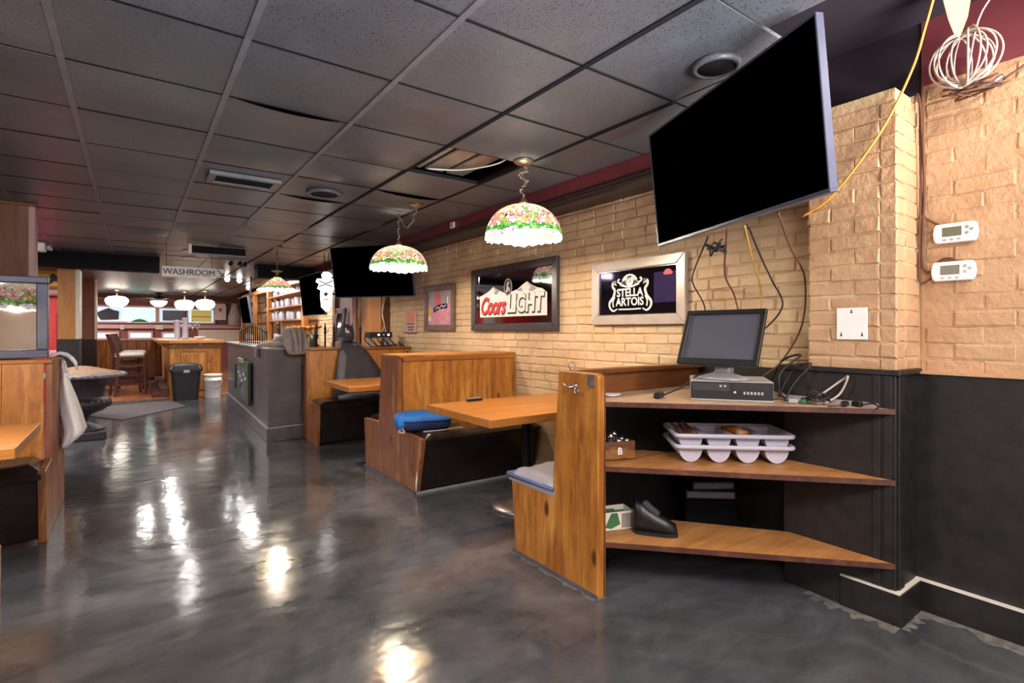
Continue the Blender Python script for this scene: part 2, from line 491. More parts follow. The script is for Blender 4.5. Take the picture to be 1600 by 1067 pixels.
# leaded glass: cream panels above, blossoms, a leaf band, white rim; lit from the bulb inside
def tiffany(name, zlo, zhi, cell=42):
    k = N(name); tc = k.n('ShaderNodeTexCoord'); sep = k.n('ShaderNodeSeparateXYZ'); k.l(tc.outputs['Object'], sep.inputs[0])
    mr = k.n('ShaderNodeMapRange'); k.l(sep.outputs['Z'], mr.inputs[0]); mr.inputs[1].default_value = zlo; mr.inputs[2].default_value = zhi
    vo = k.n('ShaderNodeTexVoronoi'); vo.inputs['Scale'].default_value = cell; k.l(tc.outputs['Object'], vo.inputs['Vector'])
    ve = k.n('ShaderNodeTexVoronoi', feature='DISTANCE_TO_EDGE'); ve.inputs['Scale'].default_value = cell; k.l(tc.outputs['Object'], ve.inputs['Vector'])
    hs = k.n('ShaderNodeSeparateColor'); k.l(vo.outputs['Color'], hs.inputs[0])
    jit = k.math('ADD', mr.outputs[0], k.math('MULTIPLY', k.math('SUBTRACT', hs.outputs[0], 0.5), 0.12))
    bloom = k.ramp(hs.outputs[1], [(0.0, lin('e98f85')), (0.35, lin('f3c0b0')), (0.6, lin('f7e2cf')), (0.8, lin('e9a05c')), (0.92, lin('6fae4a'))], 'CONSTANT')
    leaf = k.ramp(hs.outputs[1], [(0.0, lin('4f9a3f')), (0.4, lin('7fbf58')), (0.7, lin('3a7f34'))], 'CONSTANT')
    cream = k.ramp(hs.outputs[2], [(0.0, lin('f4e0b4')), (0.5, lin('eed39a')), (0.8, lin('f8edd2'))], 'CONSTANT')
    white = lin('fff8ec')
    c = k.mix(k.ramp(jit, [(0.0, (0, 0, 0)), (0.1, (1, 1, 1))], 'CONSTANT'), white, leaf)
    c = k.mix(k.ramp(jit, [(0.0, (0, 0, 0)), (0.26, (1, 1, 1))], 'CONSTANT'), c, bloom)
    c = k.mix(k.ramp(jit, [(0.0, (0, 0, 0)), (0.66, (1, 1, 1))], 'CONSTANT'), c, cream)
    edge = k.ramp(ve.outputs['Distance'], [(0.03, (0, 0, 0)), (0.07, (1, 1, 1))])
    c = k.mix(edge, lin('2a1c12'), c)
    k.set(Base_Color=c, Emission_Color=c, Emission_Strength=0.75, Roughness=0.3)
    k.bump(edge, 0.3, 0.004)
    return k.m
M['shade'] = tiffany('leaded_glass', 0.0, 0.22)
M['shade_cone'] = tiffany('leaded_glass_cone', 0.0, 0.17, 34)
# ---------------------------------------------------------------- setting: shell
CZ = 2.46          # ceiling height
XW = 3.08          # brick wall face
XB = 1.85          # aisle side of the right-hand booths
LX = [0.9742 + (i - 3) * 0.6096 for i in range(-3, 6)] + [2.69]     # grid lines that run into the room
RY = [2.2855 + r * 0.6096 for r in range(-6, 31)]                     # grid lines across it

struct('floor', MB().box(-4.2, 3.3, -2.5, 12.2, -0.1, 0), M['floor'])
struct('floor_bar_boards', MB().box(-4.2, 3.3, 12.2, 21.0, -0.1, 0.006), M['floor_wood'])

ceiling = struct('ceiling', MB().box(-4.2, 2.0, -2.5, 21.0, 2.78, 2.84).box(2.0, 3.3, -2.5, 21.0, 2.8, 2.84), M['void'])


def tile_mesh(kind):
    m = MB(); a = 0.297
    if kind == 'flat':
        m.box(-a, a, -a, a, 0, 0.015)
    else:
        def fn(u, v):
            x = (u * 2 - 1); y = (v * 2 - 1)
            s = {'sag': -0.04 * (1 - x * x) * (1 - y * y), 'lip': -0.022 * (1 - x * x) * max(0, -y) ** 2, 'curl': -0.03 * (1 - x * x) * max(0, y) ** 1.5 - 0.012 * (1 - y * y)}[kind]
            return (x * a, y * a, s)
        m.grid(fn, 6, 5)
    me = m.mesh('ceiling_tile', fix=(kind == 'flat')); me.materials.append(M['tile'])
    return me


TILE = {q: tile_mesh(q) for q in ('flat', 'sag', 'lip', 'curl')}
warp = {(2, 2): 'sag', (2, 1): 'lip', (3, 1): 'sag', (3, 2): 'sag', (3, 4): 'lip', (3, 6): 'curl', (4, 3): 'lip', (2, 7): 'curl', (4, 5): 'curl', (1, 8): 'sag', (3, 8): 'curl'}
far = MB()
for j in range(len(RY) - 1):
    y0, y1 = RY[j], RY[j + 1]; r = j - 6
    for i in range(len(LX) - 1):
        x0, x1 = LX[i], LX[i + 1]; line = i - 3
        if line == 4 and r == 1: continue                  # the missing tile
        cx, cy = (x0 + x1) / 2, (y0 + y1) / 2
        wx = (x1 - x0) / 0.6096
        if x0 > 2.1 and y1 < 1.2: continue                 # open recess by the pillar; its dark also stands for the screen's shadow
        crop = x0 > 2.1 and y1 < 1.7
        if x0 > 1.5 and y1 < 1.1:
            if y1 < 1.0: continue
            cx, wx = (x0 + 1.95) / 2, (1.95 - x0) / 0.6096
        if cy > 9.75:
            far.box(x0 + 0.008, x1 - 0.008, y0 + 0.006, y1 - 0.006, CZ, CZ + 0.012)
            continue
        kd = warp.get((line, r), 'flat')
        t = obj('ceiling_tile', TILE[kd], None, ceiling, (cx, cy, CZ + random.uniform(-0.002, 0.003)),
                (random.uniform(-0.006, 0.006), random.uniform(-0.004, 0.004), random.choice((0, PI)) if kd == 'flat' else 0))
        t.scale = (wx, 1, 1)
        if crop: t.scale.y = 0.5; t.location.y = y1 - 0.155
obj('far_ceiling_tiles', far, M['tile'], ceiling, kind='stuff')
for i, x in enumerate(LX[:-1]):
    obj('grid_rail', MB().box(x - 0.013, x + 0.013, -2.4 if x < 1.9 else 1.676, 20.9, CZ - 0.006, CZ + 0.02), M['rail'] if i < 7 else M['rail_dark'], ceiling)
for j, y in enumerate(RY):
    if y < 9.9:
        obj('cross_rail', MB().box(-4.2, 2.69 if y > 1.6 else 1.58, y - 0.007, y + 0.007, CZ - 0.001, CZ + 0.02), M['rail_dark'], ceiling)
for q in range(3):
    x = 1.66 + q * 0.19
    obj('joist_board', MB().box(x, x + 0.155, 2.7, 3.75, 2.58, 2.60), M['joist'], ceiling, bevel=0.004, label='bare timber board seen through the missing ceiling tile')
obj('loose_wire', MB().tube(spline([(1.75, 3.5, 2.5), (1.95, 3.35, 2.49), (2.1, 3.1, 2.5), (2.15, 2.95, 2.56)]), 0.006, 5), M['white'], ceiling)

# walls
wall_right = struct('wall_right', MB().box(XW + 0.008, 3.3, -2.5, 21.0, 0, 2.46), M['mortar'])
struct('wall_right_upper', MB().box(XW + 0.008, 3.3, -2.5, 21.0, 2.46, 2.84), M['void'])
struct('wall_back', MB().box(-4.2, 3.3, 20.9, 21.1, 0, 2.8), M['back_wall'])
struct('wall_left', MB().box(-4.3, -4.2, -2.5, 21.1, 0, 2.8), M['back_wall'])
struct('wall_left_red', MB().box(-4.2, -0.86, 13.2, 13.3, 0, CZ), M['red'])

# bricks: a few irregular shapes shared by all
def brick_mesh(L, Hh, D, seed):
    rnd = random.Random(seed); m = MB()
    j = lambda s=0.0045: rnd.uniform(-s, s)
    c = 0.006
    a, b = L / 2, Hh / 2
    back = [(D, -a, -b), (D, a, -b), (D, a, b), (D, -a, b)]
    mid = [(c, -a + j(), -b + j()), (c, a + j(), -b + j()), (c, a + j(), b + j()), (c, -a + j(), b + j())]
    fr = [(j(0.0025), -a + c + j(), -b + c + j()), (j(0.0025), a - c + j(), -b + c + j()), (j(0.0025), a - c + j(), b - c + j()), (j(0.0025), -a + c + j(), b - c + j())]
    fs = [(11, 10, 9, 8)]
    for s in (0, 4):
        for q in range(4):
            q2 = (q + 1) % 4
            fs.append((s + q, s + q2, s + 4 + q2, s + 4 + q))
    m.add(back + mid + fr, fs)
    return m
BL, BH = 0.207, 0.0645
PITCH, COURSE = 0.2165, 0.0735
def mk(L, n, mat_, D=0.03):
    out = []
    for s in range(n):
        me = brick_mesh(L, BH, D, s + int(L * 1000)).mesh('brick'); me.materials.append(mat_); out.append(me)
    return out
STRETCH = mk(BL, 6, M['brick']); HEAD = mk(0.1, 3, M['brick'])
STRETCH_N = mk(BL, 5, M['brick_near']); HEAD_N = mk(0.1, 3, M['brick_near'])

cand = []; rest = MB()
zrow = 0.74; row = 0
while zrow < 2.42:
    y = 1.20 + (0.5 * PITCH if row % 2 else 0) + random.uniform(-0.02, 0.02)
    while y < 11.6:
        header = random.random() < 0.16
        L = 0.1 if header else BL
        yc = y + L / 2
        y += L + (PITCH - BL)
        if 7.35 < yc < 9.7: continue
        if yc < 2.25 and zrow < 1.02: continue
        if yc > 4.2 and zrow < 0.98: continue
        cand.append((math.hypot(XW, yc), yc, zrow, header))
    zrow += COURSE; row += 1
cand.sort()
for q, (d, yc, z, header) in enumerate(cand):
    off = (XW + random.uniform(-0.004, 0.003), yc, z)
    if q < 300:
        o = obj('brick', random.choice(HEAD if header else STRETCH), None, wall_right, off, (random.uniform(-0.012, 0.012), 0, random.uniform(-0.012, 0.012)))
    else:
        b = brick_mesh(0.1 if header else BL, BH, 0.03, q % 7)
        rest.add(b.v, b.f, Matrix.Translation(off))
obj('far_bricks', rest, M['brick'], wall_right, kind='stuff')

# the near stretch of the right wall, with the thermostats, runs a little rougher
near = struct('wall_right_near', MB().box(XW + 0.004, XW + 0.009, -2.5, 0.92, 1.1, 2.49), M['brick_near'])
struct('wall_right_near_upper', MB().box(XW + 0.002, XW + 0.009, -2.5, 0.92, 2.49, 2.84), M['maroon'])
nb = 0
for rr in range(19):
    z = 1.115 + 0.03 + rr * 0.076
    y = 0.90
    first = 0.1 if rr % 2 else BL
    while y > -0.35:
        L = first; first = BL
        if z < 2.47:
            o = obj('brick', random.choice(HEAD_N if L < 0.15 else STRETCH_N), None, near, (XW + random.uniform(-0.002, 0.004), y - L / 2, z), (random.uniform(-0.01, 0.01), 0, random.uniform(-0.008, 0.008)))
            o.scale = (0.6, 1.015, 1.09)
        y -= L + 0.006

# brick pillar standing out from the wall
PX, PY0, PY1 = 2.80, 0.93, 1.31
pillar = struct('pillar', MB().box(PX + 0.006, XW + 0.02, PY0 + 0.006, PY1 - 0.006, 0, 2.42), M['mortar'])
for rr in range(18):
    z = 1.12 + 0.033 + rr * 0.0735
    if z > 2.40: break
    lens = [BL, 0.1, 0.062] if rr % 2 else [0.1, BL, 0.062]
    y = PY1
    for L in lens:
        o = obj('brick', random.choice(HEAD_N if L < 0.15 else STRETCH_N), None, pillar, (PX + random.uniform(-0.004, 0.003), y - L / 2, z), (random.uniform(-0.015, 0.015), 0, random.uniform(-0.012, 0.012)))
        o.scale = (1, L / (0.1 if L < 0.15 else BL) * 1.02, 1.06)
        y -= L + 0.006
    # end bricks on the side that faces the entrance
    for xx, L in ((PX + 0.055, 0.1), (PX + 0.2, 0.17)):
        o = obj('brick', random.choice(HEAD_N), None, pillar, (xx, PY0 + random.uniform(-0.003, 0.003), z), (0, 0, PI / 2))
        o.scale = (1, L / 0.1, 1.08)

# black wainscot, its cap and baseboards
struct('wall_right_wainscot', MB().box(3.035, XW + 0.012, -2.5, 0.935, 0, 1.115), M['black_wood'], bevel=0.003)
for y in (0.30, -0.62):
    struct('trim_batten', MB().box(3.028, 3.036, y - 0.02, y + 0.02, 0.15, 1.10), M['black_wood'])
struct('trim_1', MB().box(3.02, XW + 0.012, -2.5, 0.935, 1.115, 1.128), M['brick_near'])
struct('baseboard_right', MB().prism([(3.018, 0), (3.018, 0.13), (3.03, 0.142), (3.05, 0.142), (3.05, 0)], 'y', -2.5, 0.93), M['black_wood'])
struct('trim_2', MB().box(3.012, 3.034, -2.5, 0.928, 0.142, 0.15), M['cream'])
struct('wall_pillar_wainscot', MB().box(2.785, 3.04, 0.925, 1.43, 0, 1.115), M['black_wood'], bevel=0.003)
struct('trim_3', MB().box(2.77, 3.05, 0.905, 1.45, 1.115, 1.14), M['black_wood'], bevel=0.004)
for y in (0.955, 1.0):
    struct('trim_corner', MB().box(2.776, 2.786, y - 0.016, y + 0.016, 0.15, 1.115), M['black_wood'], bevel=0.002)
struct('trim_corner', MB().box(2.80, 2.86, 0.915, 0.926, 0.15, 1.115), M['black_wood'], bevel=0.002)
struct('baseboard_pillar', MB().box(2.765, 3.02, 0.90, 1.15, 0, 0.14), M['black_wood'], bevel=0.003)
struct('trim_4', MB().box(2.768, 3.018, 0.905, 1.15, 0.14, 0.147), M['cream'])
struct('wall_behind_shelves', MB().box(3.035, 3.09, 1.43, 2.2, 0, 1.10), M['black_wood'])

# red soffit and its moulding under the ceiling
struct('trim_soffit', MB().box(2.69, XW + 0.012, 1.34, 9.95, 2.345, 2.78), M['maroon'])
struct('trim_moulding', MB().prism([(2.684, 2.36), (2.684, 2.338), (2.70, 2.333), (2.70, 2.322), (2.73, 2.318), (2.74, 2.30), (2.80, 2.296), (2.80, 2.36)], 'y', 1.34, 9.95), M['moulding'])
struct('trim_soffit_underside', MB().box(2.78, XW + 0.01, 1.34, 9.95, 2.338, 2.346), M['moulding'])
# black beams across the room
struct('beam', MB().box(-4.2, 0.34, 9.9, 10.2, 2.23, 2.6), M['matte_black'])
struct('beam_bar', MB().box(1.75, XW, 9.95, 10.3, 2.24, 2.6), M['matte_black'])

# veneered posts on the left
struct('column', MB().box(-1.7, -0.745, 6.4, 6.52, 0, CZ), M['panel2'])
struct('trim_column_crown', MB().box(-1.7, -0.715, 6.375, 6.53, 2.435, 2.46), M['brown_x'])
struct('trim_column_edge', MB().box(-0.765, -0.715, 6.385, 6.54, 0, 2.435), M['pink_trim'], bevel=0.006)
struct('column', MB().box(-0.90, -0.69, 10.2, 10.6, 1.19, 2.23), M['panel'])
struct('column', MB().box(-0.91, -0.65, 10.19, 10.62, 0, 1.19), M['black_wood'])
struct('trim_column_edge', MB().box(-0.695, -0.645, 10.185, 10.61, 1.19, 2.23), M['cream'], bevel=0.004)
struct('column', MB().box(-1.0, -0.675, 15.0, 15.4, 1.12, CZ), M['panel2'])
struct('column', MB().box(-1.0, -0.665, 14.99, 15.41, 0, 1.12), M['black_wood'])
struct('trim_column_edge', MB().box(-0.695, -0.66, 14.985, 15.4, 1.12, CZ), M['cream'])

# far half wall behind the stools, plank by plank
half = struct('wall_half', MB().box(-2.2, 0.72, 16.52, 16.62, 0, 1.06), M['brown_z'])
for q in range(14):
    x = -2.2 + q * 0.208
    obj('plank', MB().box(x, x + 0.2, 16.5, 16.53, 0.1, 1.05), M['wood_z'], half, bevel=0.004)
struct('trim_half_wall_cap', MB().box(-2.25, 0.75, 16.46, 16.68, 1.06, 1.1), M['pink_trim'])

# far wall: windows, ledges
def win(x0, x1, z0, z1, n):
    f = MB()
    t = 0.05
    f.box(x0 - t, x1 + t, 20.82, 20.9, z1, z1 + t).box(x0 - t, x1 + t, 20.82, 20.9, z0 - t, z0)
    f.box(x0 - t, x0, 20.82, 20.9, z0, z1).box(x1, x1 + t, 20.82, 20.9, z0, z1)
    o = struct('window_%d' % n, f, M['pink_trim'])
    obj('pane', MB().box(x0, x1, 20.86, 20.875, z0, z1), M['glow_win'], o)
def bx(px, Y=20.8):            # x on the far wall for a direction in the view
    a = (px - 800) / 826.3; c, s = math.cos(math.radians(35.64)), math.sin(math.radians(35.64))
    return Y * (c * a + s) / (-s * a + c)
def bz(py, px, Y=20.8):
    a = (px - 800) / 826.3; c, s = math.cos(math.radians(35.64)), math.sin(math.radians(35.64))
    return CAMZ + Y / (-s * a + c) * (516 - py) / 826.3
win(bx(150), bx(243), 1.60, 2.06, 1)
win(bx(249), bx(287), 1.60, 2.04, 2)
win(bx(294), bx(334), 1.58, 2.02, 3)
win(bx(150), bx(183), 1.08, 1.24, 4)
win(bx(203), bx(236), 1.08, 1.24, 5)
win(bx(255), bx(272), 1.08, 1.22, 6)
struct('trim_rail', MB().box(-2.5, 3.2, 20.74, 20.9, 1.38, 1.5), M['pink_trim'])
struct('trim_rail_top', MB().box(-2.5, 3.2, 20.7, 20.9, 2.24, 2.34), M['brown_x'])
struct('trim_white_panel', MB().box(bx(310, 20.8), 3.08, 20.8, 20.9, 0.9, 1.34), M['cream'])

# wood pilaster and cladding on the right wall beyond the booths
pil = struct('wall_wood_cladding', MB().box(2.98, XW + 0.01, 7.4, 9.6, 0, 2.34), M['brown_z'])
for q in range(4):
    y = 7.42 + q * 0.27
    obj('plank', MB().box(2.955, 2.985, y, y + 0.262, 1.0, 2.33), M['panel'] if q < 3 else M['brown_z'], pil, bevel=0.004)
obj('post', MB().box(2.90, 2.99, 8.52, 8.62, 0.9, 2.34), M['pink_trim'], pil, bevel=0.004)
obj('post', MB().box(2.90, 2.99, 9.42, 9.56, 0.9, 2.34), M['wood_z'], pil, bevel=0.004)
obj('panel', MB().box(2.96, 2.985, 8.64, 9.4, 0.9, 2.33), M['pink_trim'], pil)

# pale dust and grit left along the skirting
dr = random.Random(11)
def dust(line, wmax):
    m = MB(); n = 48
    P = spline([(x, y, 0) for x, y in line], n // (len(line) - 1)); L_ = []
    vs = []; fs = []
    for i, p in enumerate(P):
        d = (P[min(i + 1, len(P) - 1)] - P[max(i - 1, 0)]).normalized(); nrm = Vector((d.y, -d.x, 0))
        q = p + nrm * (wmax * (0.6 + 0.25 * math.sin(i * 0.55) + 0.15 * math.sin(i * 1.3 + 1)))
        vs += [(p.x, p.y, 0.0012), (q.x, q.y, 0.0008)]
    for i in range(len(P) - 1): fs.append((2 * i, 2 * i + 1, 2 * i + 3, 2 * i + 2))
    m.add(vs, fs)
    struct('floor_dust', m, M['dust'])
dust([(3.018, -0.8), (3.018, 0.2), (3.018, 0.9)], -0.11)
dust([(3.018, 0.895), (2.9, 0.895), (2.76, 0.895)], -0.05)
dust([(2.762, 0.9), (2.762, 1.15), (2.785, 1.3)], -0.09)
dust([(1.842, 1.86), (1.842, 2.2), (1.842, 2.58)], -0.035)
dust([(1.90, 1.853), (1.84, 1.853)], 0.03)
# ---------------------------------------------------------------- booths and tables
def vinyl_cushion(x0, x1, y0, y1, z0, z1, m, parent, fronty, name='seat_cushion'):
    """padded seat: crowned top, soft rolled front edge, small puckers."""
    nx, ny = 26, 12
    rnd = random.Random(int(y0 * 100))
    ph = [rnd.uniform(0, 6) for _ in range(4)]
    def fn(u, v):
        x = x0 + (x1 - x0) * u; y = y0 + (y1 - y0) * v
        e = min(1, min(u, 1 - u) * (x1 - x0) / 0.05); f = min(1, min(v, 1 - v) * (y1 - y0) / 0.06)
        ed = (1 - (1 - e) ** 2) ** 0.5; fd = (1 - (1 - f) ** 2) ** 0.5
        z = z0 + (z1 - z0) * ed * fd + 0.004 * math.sin(x * 23 + ph[0]) * math.sin(y * 17 + ph[1])
        k = v if fronty > 0 else 1 - v
        z += 0.006 * math.sin(x * 70 + ph[2]) * max(0, k - 0.7) * 3
        return (x, y, z)
    m_ = MB().grid(fn, nx, ny)
    m_.box(x0, x1, y0, y1, z0 - 0.03, z0 + 0.002)
    return obj(name, m_, m, parent)


def end_panel(poly, x0, x1, parent, m='wood_z', loc=(0, 0, 0), label=None):
    return obj('end_panel', MB().prism(poly, 'x', x0, x1), M[m], parent, bevel=0.004, label=label)


# double booth in the middle: two seats back to back
b = thing('booth_bench', 'double-sided honey pine booth bench with black vinyl seats, holding the blue bag', 'booth', (XB, 4.45, 0))
L = lambda y: y - 4.45
end_panel([(L(3.91), 0), (L(5.03), 0), (L(5.08), 0.46), (L(4.70), 0.475), (L(4.64), 1.085), (L(4.262), 1.085), (L(4.262), 0.475), (L(3.80), 0.455)], 0, 0.04, b, 'aged_z')
obj('back_board', MB().prism([(L(4.235), 0.40), (L(4.262), 0.40), (L(4.275), 1.05), (L(4.248), 1.05)], 'x', 0.04, XW - XB), M['wood_z'], b, bevel=0.003)
obj('back_board', MB().prism([(L(4.66), 0.40), (L(4.69), 0.40), (L(4.64), 1.05), (L(4.61), 1.05)], 'x', 0.04, XW - XB), M['wood_z'], b, bevel=0.003)
obj('top_rail', MB().box(0.005, XW - XB, L(4.235), L(4.655), 1.085, 1.105), M['wood_x'], b, bevel=0.004)
obj('top_lip', MB().box(0.04, XW - XB, L(4.237), L(4.25), 1.05, 1.085), M['wood_x'], b, bevel=0.002)
vinyl_cushion(0.035, XW - XB - 0.03, L(3.80), L(4.25), 0.44, 0.485, M['vinyl'], b, -1)
vinyl_cushion(0.035, XW - XB - 0.03, L(4.66), L(5.10), 0.44, 0.485, M['vinyl'], b, 1)
obj('seat_front', MB().prism([(L(3.925), 0.02), (L(3.95), 0.02), (L(3.86), 0.445), (L(3.815), 0.445)], 'x', 0.04, XW - XB - 0.03), M['vinyl'], b, bevel=0.006)
obj('seat_front', MB().prism([(L(4.99), 0.02), (L(5.02), 0.02), (L(5.08), 0.445), (L(5.05), 0.445)], 'x', 0.04, XW - XB - 0.03), M['vinyl'], b, bevel=0.006)
obj('kick_strip', MB().box(-0.006, XW - XB - 0.03, L(3.90), L(3.915), 0, 0.018), M['silver'], b, label='pale scuffed strip along the floor')
obj('kick_strip', MB().box(-0.012, 0, L(3.90), L(5.04), 0, 0.018), M['counter'], b)

obj('worn_edge', MB().prism([(L(3.898), 0.03), (L(3.905), 0.02), (L(3.912), 0.10), (L(3.885), 0.19), (L(3.878), 0.13)], 'x', -0.0015, 0.0005), M['paper'], b, label='pale chipped edge')

# near booth: one seat, its back carries the corner shelves
b = thing('booth_bench', 'honey pine booth bench end with vinyl seat coloured grey for its sheen, backing the corner shelves', 'booth', (XB, 2.15, 0))
L = lambda y: y - 2.15
end_panel([(L(1.862), 0), (L(2.545), 0), (L(2.585), 0.437), (L(2.205), 0.462), (L(2.155), 1.100), (L(2.145), 1.105), (L(1.868), 1.105), (L(1.855), 1.09)], 0, 0.045, b)
obj('panel_edge', MB().box(0.045, 0.052, L(1.857), L(1.885), 0.0, 1.1), M['brown_z'], b)
obj('back_board', MB().box(0.045, 3.03 - XB, L(2.115), L(2.15), 0.02, 0.955), M['black_wood'], b, bevel=0.003)  # black below the top shelf puts the shelf's shade into the board colour
obj('back_board', MB().box(0.045, 3.03 - XB, L(2.115), L(2.15), 0.955, 1.08), M['brown_x'], b, bevel=0.003)
obj('top_rail', MB().box(0.045, 3.03 - XB, L(2.08), L(2.17), 1.08, 1.105), M['brown_x'], b, bevel=0.004)
vinyl_cushion(-0.004, 3.03 - XB, L(2.19), L(2.61), 0.452, 0.492, M['sheen_vinyl'], b, 1)
obj('piping', MB().tube([(-0.006, L(2.615), 0.455), (1.17, L(2.615), 0.455)], 0.014).tube([(-0.006, L(2.19), 0.46), (-0.006, L(2.615), 0.452)], 0.012), M['blue_trim'], b)
obj('seat_front', MB().prism([(L(2.50), 0.02), (L(2.535), 0.02), (L(2.575), 0.437), (L(2.55), 0.437)], 'x', 0.045, 3.03 - XB), M['vinyl'], b, bevel=0.004)
obj('kick_strip', MB().box(-0.01, 0, L(1.86), L(2.56), 0, 0.02), M['counter'], b)
h = obj('coat_hook', MB().lathe([(0, 0), (0.016, 0), (0.016, 0.004), (0, 0.006)], 12, Matrix.Translation((-0.001, L(2.02), 1.035)) @ Matrix.Rotation(-PI / 2, 4, 'Y')).tube(spline([(-0.005, L(2.02), 1.035), (-0.035, L(2.03), 1.03), (-0.05, L(2.06), 1.045)]), 0.005).tube(spline([(-0.005, L(2.02), 1.025), (-0.03, L(1.985), 1.0), (-0.035, L(1.96), 1.02)]), 0.005), M['chrome'], b, label='chrome double coat hook')
obj('broken_hook', MB().box(-0.006, 0, L(1.885), L(1.925), 1.045, 1.10).bar((-0.004, L(1.9), 1.07), (-0.022, L(1.89), 1.04), 0.014, 0.01), M['steel'], b, label='broken metal hook plate')
obj('wire_loop', MB().tube(spline([(0.06, L(2.12), 1.105), (0.04, L(2.12), 1.135), (0.06, L(2.12), 1.15), (0.085, L(2.12), 1.14), (0.08, L(2.12), 1.105)]), 0.0025, 5), M['steel'], b)

# far booth against the bar end
b = thing('booth_bench', 'pine booth bench with black vinyl seat against the black counter, farthest right booth', 'booth', (1.70, 6.5, 0))
L = lambda y: y - 6.5
end_panel([(L(6.20), 0), (L(6.80), 0), (L(6.80), 1.09), (L(6.66), 1.09), (L(6.60), 0.47), (L(6.16), 0.455)], 0, 0.04, b, 'aged_z')
obj('back_board', MB().prism([(L(6.60), 0.42), (L(6.63), 0.42), (L(6.70), 1.07), (L(6.67), 1.07)], 'x', 0.04, XW - 1.70), M['wood_z'], b, bevel=0.003)
obj('top_rail', MB().box(0, XW - 1.70, L(6.64), L(6.84), 1.075, 1.097), M['wood_x'], b, bevel=0.004)
vinyl_cushion(0.03, XW - 1.73, L(6.14), L(6.62), 0.445, 0.50, M['vinyl'], b, -1)
obj('seat_front', MB().prism([(L(6.21), 0.02), (L(6.24), 0.02), (L(6.20), 0.45), (L(6.165), 0.45)], 'x', 0.04, XW - 1.73), M['vinyl'], b, bevel=0.006)

# left booths (mirror side of the aisle)
XL = -0.435
b = thing('booth_bench', 'pine booth bench with black vinyl seat under the framed mirror', 'booth', (XL, 4.7, 0))
L = lambda y: y - 4.7
end_panel([(L(4.36), 0), (L(5.03), 0), (L(5.03), 1.125), (L(4.68), 1.125), (L(4.64), 0.475), (L(4.30), 0.455)], -0.04, 0, b, 'aged_z', label='reddish worn panel facing the aisle')
end_panel([(L(5.045), 0), (L(5.40), 0), (L(5.40), 1.10), (L(5.045), 1.125)], -0.045, 0, b, 'aged_z')
for q in range(8):
    x = -0.045 - q * 0.205
    obj('back_plank', MB().prism([(L(4.625), 0.42), (L(4.65), 0.42), (L(4.685), 1.1), (L(4.66), 1.1)], 'x', x - 0.203, x), M['wood_z'], b, bevel=0.002)
obj('top_rail', MB().box(-1.7, 0.0, L(4.655), L(4.72), 1.10, 1.128), M['wood_x'], b, bevel=0.004)
vinyl_cushion(-1.7, -0.02, L(4.28), L(4.645), 0.44, 0.505, M['vinyl'], b, -1)
obj('seat_front', MB().prism([(L(4.385), 0.02), (L(4.41), 0.02), (L(4.35), 0.45), (L(4.32), 0.45)], 'x', -1.7, -0.04), M['vinyl'], b, bevel=0.006)

b = thing('booth_bench', 'pine booth seat end at the very edge of the view, nearest on the left', 'booth', (XL, 2.4, 0))
L = lambda y: y - 2.4
end_panel([(L(1.9), 0), (L(2.93), 0), (L(2.96), 0.45), (L(2.55), 0.46), (L(2.5), 1.1), (L(1.9), 1.1)], -0.04, 0, b)
obj('back_board', MB().box(-1.7, -0.04, L(2.42), L(2.46), 0.4, 1.08), M['wood_z'], b)
vinyl_cushion(-1.7, -0.02, L(2.47), L(2.98), 0.44, 0.49, M['vinyl'], b, 1)
obj('seat_front', MB().box(-1.7, -0.04, L(2.88), L(2.91), 0.02, 0.45), M['vinyl'], b)


def table(x0, x1, y0, y1, label, z=0.76, px=None):
    cx, cy = px or ((x0 + x1) / 2, (y0 + y1) / 2)
    t = thing('pub_table', label, 'table', (cx, cy, 0))
    obj('table_top', MB().box(x0 - cx, x1 - cx, y0 - cy, y1 - cy, z - 0.055, z), M['oak_x'], t, bevel=0.004)
    obj('pedestal', MB().lathe([(0.045, 0.02), (0.04, 0.06), (0.04, z - 0.08), (0.14, z - 0.065), (0.14, z - 0.055)], 16), M['iron'], t)
    obj('pedestal_foot', MB().lathe([(0, 0), (0.28, 0), (0.285, 0.008), (0.27, 0.02), (0.2, 0.03), (0.06, 0.05), (0.05, 0.06), (0, 0.06)], 28), M['steel'] if y0 < 3 else M['iron'], t)
    return t
table(1.81, 3.05, 2.76, 3.63, 'honey oak pub table between the near bench and the double bench')
table(1.73, 3.03, 5.18, 6.05, 'oak pub table in front of the jacket, partly behind the double bench')
table(-1.7, -0.455, 3.43, 4.28, 'oak pub table by the left booth below the framed mirror')

# ---------------------------------------------------------------- corner shelves and what they hold
sh = thing('corner_shelf', 'three plywood corner shelves spanning from near bench to black pillar base', 'shelf', (2.33, 1.4, 0))
o2 = (-2.33, -1.4)
def shelf(z, poly, lab, m_='ply'):
    p = [(x + o2[0], y + o2[1]) for x, y in poly]
    s = obj('shelf_board', MB().prism(p, 'z', z - 0.022, z), M[m_], sh, bevel=0.003, label=lab)
    a, c = Vector((p[0][0], p[0][1], z - 0.011)), Vector((p[1][0], p[1][1], z - 0.011))
    obj('edge_band', MB().bar(a + Vector((-0.003, -0.003, 0)), c + Vector((-0.003, -0.003, 0)), 0.006, 0.024), M['dwood_x'], s)
shelf(0.27, [(1.90, 1.865), (2.782, 0.93), (2.782, 1.40), (2.24, 2.11), (1.90, 2.11)], 'bottom shelf board')
shelf(0.645, [(1.90, 1.865), (2.782, 0.93), (2.782, 1.43), (2.33, 2.0), (2.18, 2.11), (1.90, 2.11)], 'middle shelf board')
shelf(0.965, [(1.90, 1.865), (2.782, 0.93), (2.782, 1.435), (3.03, 1.435), (3.03, 2.11), (1.90, 2.11)], 'top shelf board, paler and dusty', 'ply_pale')
